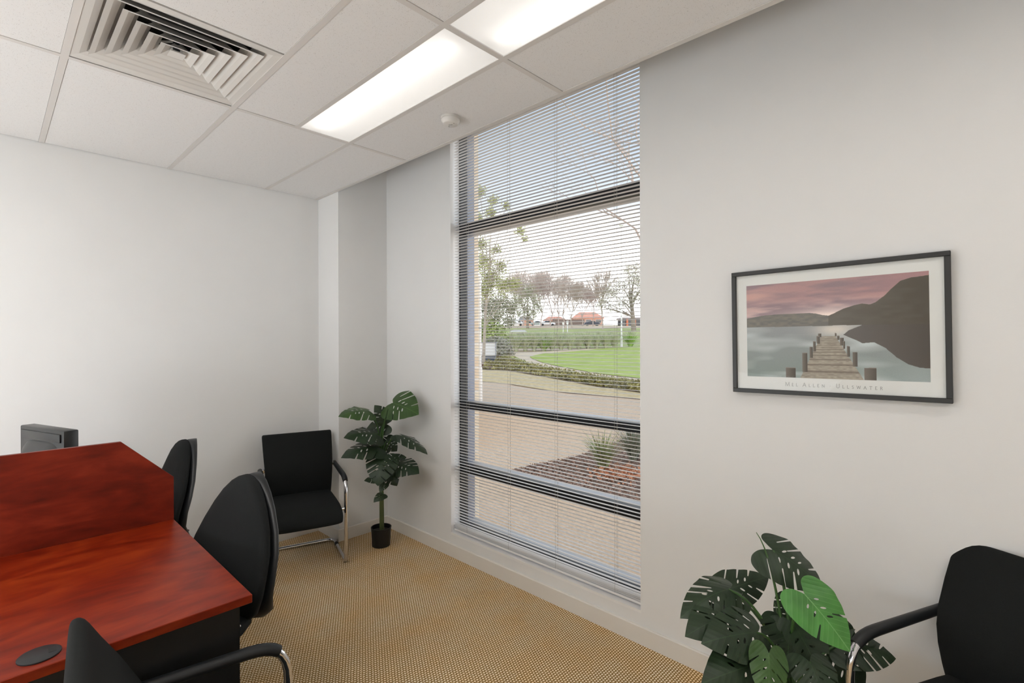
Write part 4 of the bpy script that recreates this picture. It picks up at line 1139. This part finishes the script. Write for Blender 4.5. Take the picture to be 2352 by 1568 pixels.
# trees
def grow(mb, p, d_, L, R, lev, r_, tips, ratio=.72, ang=.5, kids=(2, 3), up=.08):
    q = p + d_ * L * .5 + Vector((r_.gauss(0, .03), r_.gauss(0, .03), 0)) * L; e = p + (d_ + Vector((r_.gauss(0, .08), r_.gauss(0, .08), r_.gauss(0, .04)))) * L
    mb.tube([p, q, e], [R, R * .85, R * .68], 5 if lev > 2 else 3, cap=False)
    if lev == 0: tips.append(e); return
    if lev <= 2: tips.append(e)
    for _ in range(r_.randint(*kids)):
        ax = Vector((r_.gauss(0, 1), r_.gauss(0, 1), r_.gauss(0, .4))).normalized()
        nd = (Matrix.Rotation(r_.uniform(.5, 1.25) * ang, 3, d_.cross(ax).normalized()) @ d_ + Vector((0, 0, up))).normalized()
        grow(mb, e, nd, L * ratio * r_.uniform(.8, 1.15), R * .62, lev - 1, r_, tips, ratio, ang, kids, up)
def tree(name, label, base, H, R, lev, seed, mt, ml=None, nleaf=0, ls_=.12, lean=(0, 0, 1), ang=.55, kids=(2, 3), up=.08, group=None, blob=.5, droop=0.0, ratio=.74):
    t = thing(name, label, 'tree', base, 0, group); r_ = random.Random(seed); tips = []; mb = MB()
    L0 = H * (1 - ratio) / (1 - ratio ** (lev + 1)) * 1.12
    grow(mb, Vector((0, 0, -.1)), Vector(lean).normalized(), L0, R, lev, r_, tips, ratio, ang, kids, up)
    part('branches', mb.mesh('branches', True), mt, t)
    if nleaf:
        lm_ = MB()
        for _ in range(nleaf):
            c = r_.choice(tips); g_ = Vector((r_.gauss(0, blob), r_.gauss(0, blob), r_.gauss(0, blob * .8) - droop * r_.random()))
            quad(lm_, c + g_, ls_ * r_.uniform(.6, 1.2), r_, .2)
        stuff(part('foliage', lm_.mesh('foliage'), ml, t))
    return t
M_BARK = mat('grey_bark', (176, 164, 150), .9, var=.2, scale=3)
M_BARKB = mat('brown_bark', (146, 132, 120), .9, var=.2, scale=3)
M_GUM = mat('gum_leaf', (176, 178, 124), .8, var=.25, scale=.8)  # this and the next two leaf tones are paled, haze in the colour
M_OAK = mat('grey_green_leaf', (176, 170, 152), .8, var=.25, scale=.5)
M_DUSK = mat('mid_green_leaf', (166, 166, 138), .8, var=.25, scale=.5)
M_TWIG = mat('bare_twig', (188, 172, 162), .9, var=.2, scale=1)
def gd(px, d):
    p = at_depth(px, 784, d); return Vector((p.x, p.y, ter_z(d)))
def blob_tree(name, label, px, d, blobs, mt, ml, per, ls_, seed, R=.14):
    """trunk, limbs reaching into each leaf mass (px, py, radius in px, as seen at distance d) and the leaves"""
    base = gd(px, d); t = thing(name, label, 'tree', base); r_ = random.Random(seed); k = d / FPX
    mb = MB(); lf = MB(); rhv = rh
    C_ = []
    for (bx, by, br) in blobs:
        p = at_depth(bx, by, d) - base; p += fh * r_.uniform(-1, 1) * br * k; C_.append((p, br * k))
    top = max(c[0].z for c in C_); mid = sum((c[0] for c in C_), Vector()) / len(C_)
    tp = Vector((mid.x * .5, mid.y * .5, top * .62)); trunk = arc((0, 0, -.1), (mid.x * .1, mid.y * .1, top * .35), tp, 6)
    mb.tube(trunk, [R * (1 - .09 * i) for i in range(7)], 7)
    for p, rr in C_:
        j = min(6, max(1, int(6 * min(1, (p.z * .6) / max(tp.z, .1))))); s_ = trunk[j]
        mb.tube(arc(s_, s_ + (p - s_) * .5 + Vector((0, 0, .25 * rr)), p, 5), [R * .34, R * .28, R * .22, R * .16, R * .1, R * .05], 5)
        for _ in range(7):
            q = p + Vector((r_.gauss(0, 1), r_.gauss(0, 1), r_.gauss(0, .8))) * rr * .55
            mb.tube([s_ + (p - s_) * r_.uniform(.7, 1), q], [R * .07, R * .03], 3)
        for _ in range(int(2.6 * per * (rr / k / 20) ** 2)):
            g_ = Vector((r_.gauss(0, 1), r_.gauss(0, 1), r_.gauss(0, 1))) * rr * .48
            quad(lf, p + g_, ls_ * .55 * r_.uniform(.5, 1.2), r_, .1)
    part('branches', mb.mesh('branches', True), mt, t)
    stuff(part('foliage', lf.mesh('foliage'), ml, t))
    return t
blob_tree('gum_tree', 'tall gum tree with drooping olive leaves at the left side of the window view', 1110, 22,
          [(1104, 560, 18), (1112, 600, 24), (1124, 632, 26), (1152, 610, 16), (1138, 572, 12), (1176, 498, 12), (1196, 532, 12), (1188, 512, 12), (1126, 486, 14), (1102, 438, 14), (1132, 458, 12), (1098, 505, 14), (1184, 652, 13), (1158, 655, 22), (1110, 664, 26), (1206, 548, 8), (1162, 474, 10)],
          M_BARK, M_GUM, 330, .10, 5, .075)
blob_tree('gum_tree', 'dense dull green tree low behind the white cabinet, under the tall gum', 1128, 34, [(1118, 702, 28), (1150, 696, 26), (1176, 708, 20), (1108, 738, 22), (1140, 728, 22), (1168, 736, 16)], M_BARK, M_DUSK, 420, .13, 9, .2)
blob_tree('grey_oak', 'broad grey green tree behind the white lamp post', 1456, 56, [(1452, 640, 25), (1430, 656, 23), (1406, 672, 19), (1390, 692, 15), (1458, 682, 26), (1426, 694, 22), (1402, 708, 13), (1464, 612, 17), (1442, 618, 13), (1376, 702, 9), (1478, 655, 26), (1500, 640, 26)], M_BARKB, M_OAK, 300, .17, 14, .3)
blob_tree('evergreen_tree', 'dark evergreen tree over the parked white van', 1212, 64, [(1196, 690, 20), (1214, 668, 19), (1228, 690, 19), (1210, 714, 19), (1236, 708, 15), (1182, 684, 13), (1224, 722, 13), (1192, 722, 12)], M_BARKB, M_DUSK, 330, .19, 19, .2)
bare = [(1180, 70, 6.6), (1202, 88, 8.6), (1226, 80, 7.4), (1243, 72, 7.0), (1264, 86, 8.4), (1284, 76, 7.0), (1296, 68, 6.2), (1314, 62, 5.2), (1338, 90, 6.6), (1362, 84, 6.6), (1384, 60, 6.2)]
twig_me = []
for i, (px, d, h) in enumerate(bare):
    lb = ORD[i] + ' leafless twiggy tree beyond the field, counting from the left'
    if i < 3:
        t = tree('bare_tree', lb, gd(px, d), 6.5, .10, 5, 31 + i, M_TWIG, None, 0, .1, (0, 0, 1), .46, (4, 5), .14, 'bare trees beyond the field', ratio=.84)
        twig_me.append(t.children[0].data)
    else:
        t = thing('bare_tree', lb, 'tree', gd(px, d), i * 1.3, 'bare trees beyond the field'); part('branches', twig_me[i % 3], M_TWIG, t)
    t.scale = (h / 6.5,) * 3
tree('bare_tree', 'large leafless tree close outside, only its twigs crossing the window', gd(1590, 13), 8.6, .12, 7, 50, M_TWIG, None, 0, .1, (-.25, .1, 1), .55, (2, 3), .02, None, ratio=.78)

# shrubs at the left
def shrub(label, base, rx, h, n_, m_, seed, s_):
    t = thing('shrub', label, 'shrub', base); r_ = random.Random(seed); mb = MB(); st = MB()
    for _ in range(n_):
        a = r_.uniform(0, 2 * PI); q = r_.random() ** .4; ph = math.acos(r_.random())
        quad(mb, Vector((math.cos(a) * math.sin(ph) * rx * q, math.sin(a) * math.sin(ph) * rx * q, .08 + math.cos(ph) * h * q)), s_ * r_.uniform(.6, 1.2), r_, .4)
    for k in range(7):
        a = k * .9; st.tube([(0, 0, -.05), (math.cos(a) * rx * .3, math.sin(a) * rx * .3, h * .4), (math.cos(a) * rx * .5, math.sin(a) * rx * .5, h * .8)], [.03, .02, .01], 4)
    part('stems', st.mesh('stems'), M_BARKB, t); stuff(part('foliage', mb.mesh('foliage'), m_, t))
shrub('yellow green rounded shrub left of the picnic shelter', gd(1120, 33), 1.5, 1.9, 2600, mat('shrub_yellowgreen', (164, 176, 110), .8, var=.3, scale=.9), 61, .11)
shrub('grey twiggy shrub behind the white cabinet', gd(1138, 27), 1.1, 1.0, 1800, mat('shrub_grey', (158, 156, 140), .8, var=.3, scale=.9), 62, .09)

# neighbouring wing of the building with a white downpipe at its corner
cw = at_depth(1098.5, 900, 12.2); cn = at_depth(1086, 900, 8.2)
dirw = Vector((cn.x - cw.x, cn.y - cw.y, 0)).normalized(); nw = Vector((dirw.y, -dirw.x, 0))
if nw.dot(rh) > 0: nw = -nw
wv = []
for a, b_ in ((0, 0), (5.0, 0), (5.0, 4), (0, 4)):
    q = Vector((cw.x, cw.y, 0)) + dirw * a + nw * b_; wv.append(q)
def m_brick2():
    m = m_brick(); m.name = 'sand_brick_wing'
    mp = [n_ for n_ in m.node_tree.nodes if n_.type == 'MAPPING'][0]
    mp.inputs['Rotation'].default_value = (PI / 2, 0, math.atan2(dirw.y, dirw.x)); return m
struct(MB().add([(q.x, q.y, -.12) for q in wv] + [(q.x, q.y, 6.5) for q in wv], [(0, 1, 2, 3), (4, 5, 6, 7), (0, 1, 5, 4), (1, 2, 6, 5), (2, 3, 7, 6), (3, 0, 4, 7)]).build('wall_wing', m_brick2()))
dp = at_depth(1103, 900, 12.3)
t = thing('downpipe', 'white downpipe at the brick corner outside, with a thicker lower sleeve', 'downpipe', (dp.x, dp.y, -.12))
part('pipe', MB().lathe([(.035, .8), (.035, 3.2)], 14).mesh('pipe', True), M_WHITE, t)
part('sleeve', MB().lathe([(.055, 0), (.055, .88), (.05, .93), (.036, .96)], 14).mesh('sleeve', True), M_WHITE, t)
part('bracket', MB().box(-.05, .05, -.05, .05, 1.9, 1.93).mesh('bracket'), M_FRAMEG, t)

# white cabinet on a plinth with timber steps
cb = ground_at(1122, 833); dC = depth_of(833)
ang = math.atan2(rh.y, rh.x)
k_ = dC / FPX
t = thing('utility_cabinet', 'white metal utility cabinet on a grey plinth outside at left', 'cabinet', cb, ang)
part('body', MB().rbox(-22 * k_, 17 * k_, 0, 1.0, 16 * k_, 46 * k_, .02, 1).mesh('body'), M_WHITE, t)
part('lid', MB().box(-23 * k_, 19 * k_, -.04, 1.05, 46 * k_, 47.5 * k_).mesh('lid'), M_FRAMEG, t)
part('corner_trim', MB().box(16 * k_, 17.6 * k_, -.02, .02, 14 * k_, 46 * k_).mesh('corner_trim'), M_FRAMEG, t)
part('plinth', MB().box(-22 * k_, 15 * k_, .05, .95, -.05, 16 * k_).mesh('plinth'), mat('plinth_grey', (126, 130, 138), .8), t)
part('drawer_front', MB().box(-10 * k_, 13 * k_, .03, .06, 4 * k_, 11 * k_).mesh('drawer_front'), mat('plinth_dark', (84, 90, 104), .6), t)
for i in range(3):
    q = ground_at(1112 + i, 836 + i * 5)
    o = MB().box(-.32, .34, -.06, .06, -.05, .10).build('timber_edging', mat('brown_timber', (132, 104, 92), .9) if i == 0 else bpy.data.materials['brown_timber'])
    o.location = q; o.rotation_euler = (0, 0, ang)
    tag(o, ['topmost', 'middle', 'lowest'][i] + ' of three brown timber sleepers stepping down below the white cabinet', 'sleeper', 'timber sleepers below the cabinet')

# lamp post, sign posts
def post(name, label, cat, px, py, d, top, r0, r1, sleeve=True):
    b = at_depth(px, py, d); z0 = ter_z(d); ht = at_depth(px, top, d).z - z0
    t = thing(name, label, cat, (b.x, b.y, z0))
    part('shaft', MB().lathe([(r1, 0), (r1, ht)], 12).mesh('shaft', True), M_WHITE, t)
    if sleeve: part('sleeve', MB().lathe([(r0, -.05), (r0, ht * .30), (r1, ht * .31)], 14).mesh('sleeve', True), M_WHITE, t)
    return t, ht
t, ht = post('lamp_post', 'tall white lamp post with a thicker base at the lawn edge', 'lamp post', 1427.5, 798, 33, 520, .075, .045, False)
part('sleeve', MB().lathe([(.08, -.05), (.08, .66), (.05, .69)], 14).mesh('sleeve', True), M_WHITE, t)
part('lantern', MB().lathe([(.05, ht), (.16, ht + .05), (.2, ht + .25), (.05, ht + .32)], 14).mesh('lantern', True), M_WHITE, t)
t, h1_ = post('sign_post', 'short white sign post in the reeds, taller of the pair', 'sign post', 1303.5, 778, 42, 737, .05, .035, False)
part('sign_plate', MB().box(-.09, .09, -.02, .02, h1_ - .25, h1_ + .02).mesh('sign_plate'), M_WHITE, t)
t, h2_ = post('sign_post', 'short white sign post in the reeds, shorter of the pair', 'sign post', 1293.5, 769, 48, 740, .05, .032, False)
part('sign_plate', MB().box(-.08, .08, -.02, .02, h2_ - .2, h2_ + .02).mesh('sign_plate'), M_WHITE, t)

# picnic shelter
dS = depth_of(775); k_ = dS / FPX; sh_ = gd(1191, dS)
t = thing('picnic_shelter', 'small picnic shelter with a pale hipped roof in the park', 'shelter', sh_, ang)
h0, h1_ = 13 * k_, 18.5 * k_
part('roof', MB().add([(-21 * k_, -.7, h0), (19 * k_, -.7, h0), (19 * k_, .9, h0), (-21 * k_, .9, h0), (-11 * k_, .1, h1_), (12 * k_, .1, h1_), (-21 * k_, -.7, h0 - .06), (19 * k_, -.7, h0 - .06), (19 * k_, .9, h0 - .06), (-21 * k_, .9, h0 - .06)],
     [(0, 1, 5, 4), (1, 2, 5), (2, 3, 4, 5), (3, 0, 4), (0, 6, 7, 1), (1, 7, 8, 2), (2, 8, 9, 3), (3, 9, 6, 0), (6, 9, 8, 7)]).mesh('roof'), mat('shelter_roof', (206, 200, 186), .7), t)
for x in (-15, 10):
    for y in (-.5, .7): part('shelter_post', MB().box(x * k_ - .05, x * k_ + .05, y - .05, y + .05, -.1, h0).mesh('shelter_post'), M_BARKB, t)
part('screen_wall', MB().box(-5 * k_, 8 * k_, .6, .7, 0, h0 * .8).mesh('screen_wall'), mat('shelter_wall', (190, 188, 186), .8), t)

# houses and road beyond
def house(label, px0, px1, d, ybot, yeave, yridge, wallc, roofc, nwin, hip=True, fl=False):
    k = d / FPX; zb = ter_z(d); w_ = (px1 - px0) * k; b = at_depth((px0 + px1) / 2, 784, d)
    hz_ = lambda y: at_depth(1176, y, d).z - zb
    t = thing('house', label, 'house', (b.x, b.y, zb), ang)
    he, hr = hz_(yeave), hz_(yridge)
    part('wall', MB().box(-w_ / 2, w_ / 2, 0, 6, -.3, he).mesh('wall'), wallc, t)
    e = .5; rr = w_ * .22 if hip else 0
    part('roof', MB().add([(-w_ / 2 - e, -e, he), (w_ / 2 + e, -e, he), (w_ / 2 + e, 6 + e, he), (-w_ / 2 - e, 6 + e, he), (-w_ / 2 + rr, 3, hr), (w_ / 2 - rr, 3, hr)], [(0, 1, 5, 4), (1, 2, 5), (2, 3, 4, 5), (3, 0, 4), (0, 3, 2, 1)]).mesh('roof'), roofc, t)
    for i in range(nwin):
        x = -w_ / 2 + w_ * (i + .5) / nwin; ww = w_ / nwin * .28
        f_ = part('house_window', MB().box(x - ww, x + ww, -.06, .04, he * .35, he * .82).mesh('house_window'), M_WHITE, t)
        part('house_pane', MB().box(x - ww + .08, x + ww - .08, -.08, -.05, he * .35 + .08, he * .82 - .08).mesh('house_pane'), M_GLASSDARK, f_)
    return t
M_RB = mat('red_brick', (214, 166, 142), .9, var=.1, scale=1); M_RT = mat('terracotta_tile', (224, 160, 136), .8, var=.1, scale=1)  # roof tile paled, distance haze put into its colour
M_GB = mat('brown_brick', (168, 146, 130), .9); M_GT = mat('grey_tile', (160, 150, 146), .8)
house('house with a terracotta tiled roof in the middle of the window view', 1318, 1386, 160, 748, 731, 716, M_RB, M_RT, 3)
house('brick house with grey roof half hidden by bare trees', 1192, 1224, 162, 748, 735, 724, M_RB, M_GT, 2)
house('low house with brown walls left of the terracotta roofed one', 1250, 1300, 168, 748, 736, 726, M_GB, M_RT, 3)
# long dark fence in front of the houses
df = 150; kf = df / FPX; fb = gd(1306, df)
t = thing('fence', 'long dark timber fence in front of the far houses', 'fence', fb, ang)
for i in range(16):
    x = (-37 + i * 4.6) * kf
    part('fence_panel', MB().box(x, x + 4.5 * kf, -.03, .03, 0, 1.9).mesh('fence_panel'), mat('fence_timber', (124, 108, 98), .9) if i == 0 else bpy.data.materials['fence_timber'], t)
# dark glazed building with orange columns at the right
db_ = 120; kb = db_ / FPX; bb = gd(1455, db_)
t = thing('pavilion', 'dark glazed pavilion with orange columns behind the lamp post', 'building', bb, ang)
hh = at_depth(1176, 733, db_).z - ter_z(db_)
part('wall', MB().box(-26 * kb, 40 * kb, 0, 5, -.3, hh).mesh('wall'), M_GLASSDARK, t)
part('roof', MB().box(-28 * kb, 42 * kb, -.8, 5.5, hh, hh + .35).mesh('roof'), M_GT, t)
for x in (-15, 3, 20): part('column', MB().box((x - 2) * kb, (x + 2) * kb, -.5, -.1, -.3, hh).mesh('column'), mat('orange_paint', (216, 128, 92), .7) if x == -15 else bpy.data.materials['orange_paint'], t)

# parked cars
def car(label, px, d, colr, van=False):
    p = gd(px, d); t = thing('car', label, 'car', p, ang)
    L_, H_ = (4.6, 1.9) if van else (4.3, 1.42)
    m_ = mat('car_paint_' + label.split()[0], colr, .3, spec=.6)
    if van: sec = [(-2.3, .3, .9), (-2.25, .3, 1.75), (-1.2, .3, 1.9), (1.0, .3, 1.9), (1.6, .3, 1.15), (2.2, .3, 1.0), (2.3, .32, .6)]
    else: sec = [(-2.15, .35, .75), (-2.0, .3, .95), (-1.5, .28, 1.02), (-.9, .28, 1.38), (.2, .28, 1.42), (1.0, .28, 1.0), (1.9, .3, .85), (2.15, .35, .6)]
    part('body', MB().loft([((x, .85, (z0 + z1) / 2), (0, .82, 0), (0, 0, (z1 - z0) / 2), 5) for x, z0, z1 in sec], 20).mesh('body', True, 50), m_, t)
    wx = (-.9, .9) if not van else (.6, 1.5)
    part('side_glass', MB().add([(wx[0], .02, 1.02), (wx[1], .02, 1.0), (wx[1] - .5, .06, H_ - .1), (wx[0] + .25, .06, H_ - .1)], [(0, 1, 2, 3)]).mesh('side_glass'), M_GLASSDARK, t)
    for x in (-1.35, 1.35):
        for y in (.0, 1.5):
            part('wheel', MB().tube([(x, y, .31), (x, y + .2, .31)], .31, 16).mesh('wheel', True, 40), M_BRUBBER, t)
    return t
car('black car parked in front of the terracotta roofed house', 1361, 138, (62, 66, 76))
car('white van parked under the trees at the left', 1185, 140, (236, 236, 236), True)
car('white car parked right of the pale green one', 1258, 136, (232, 232, 234))
car('pale green car parked left of the white car', 1236, 142, (170, 186, 180))
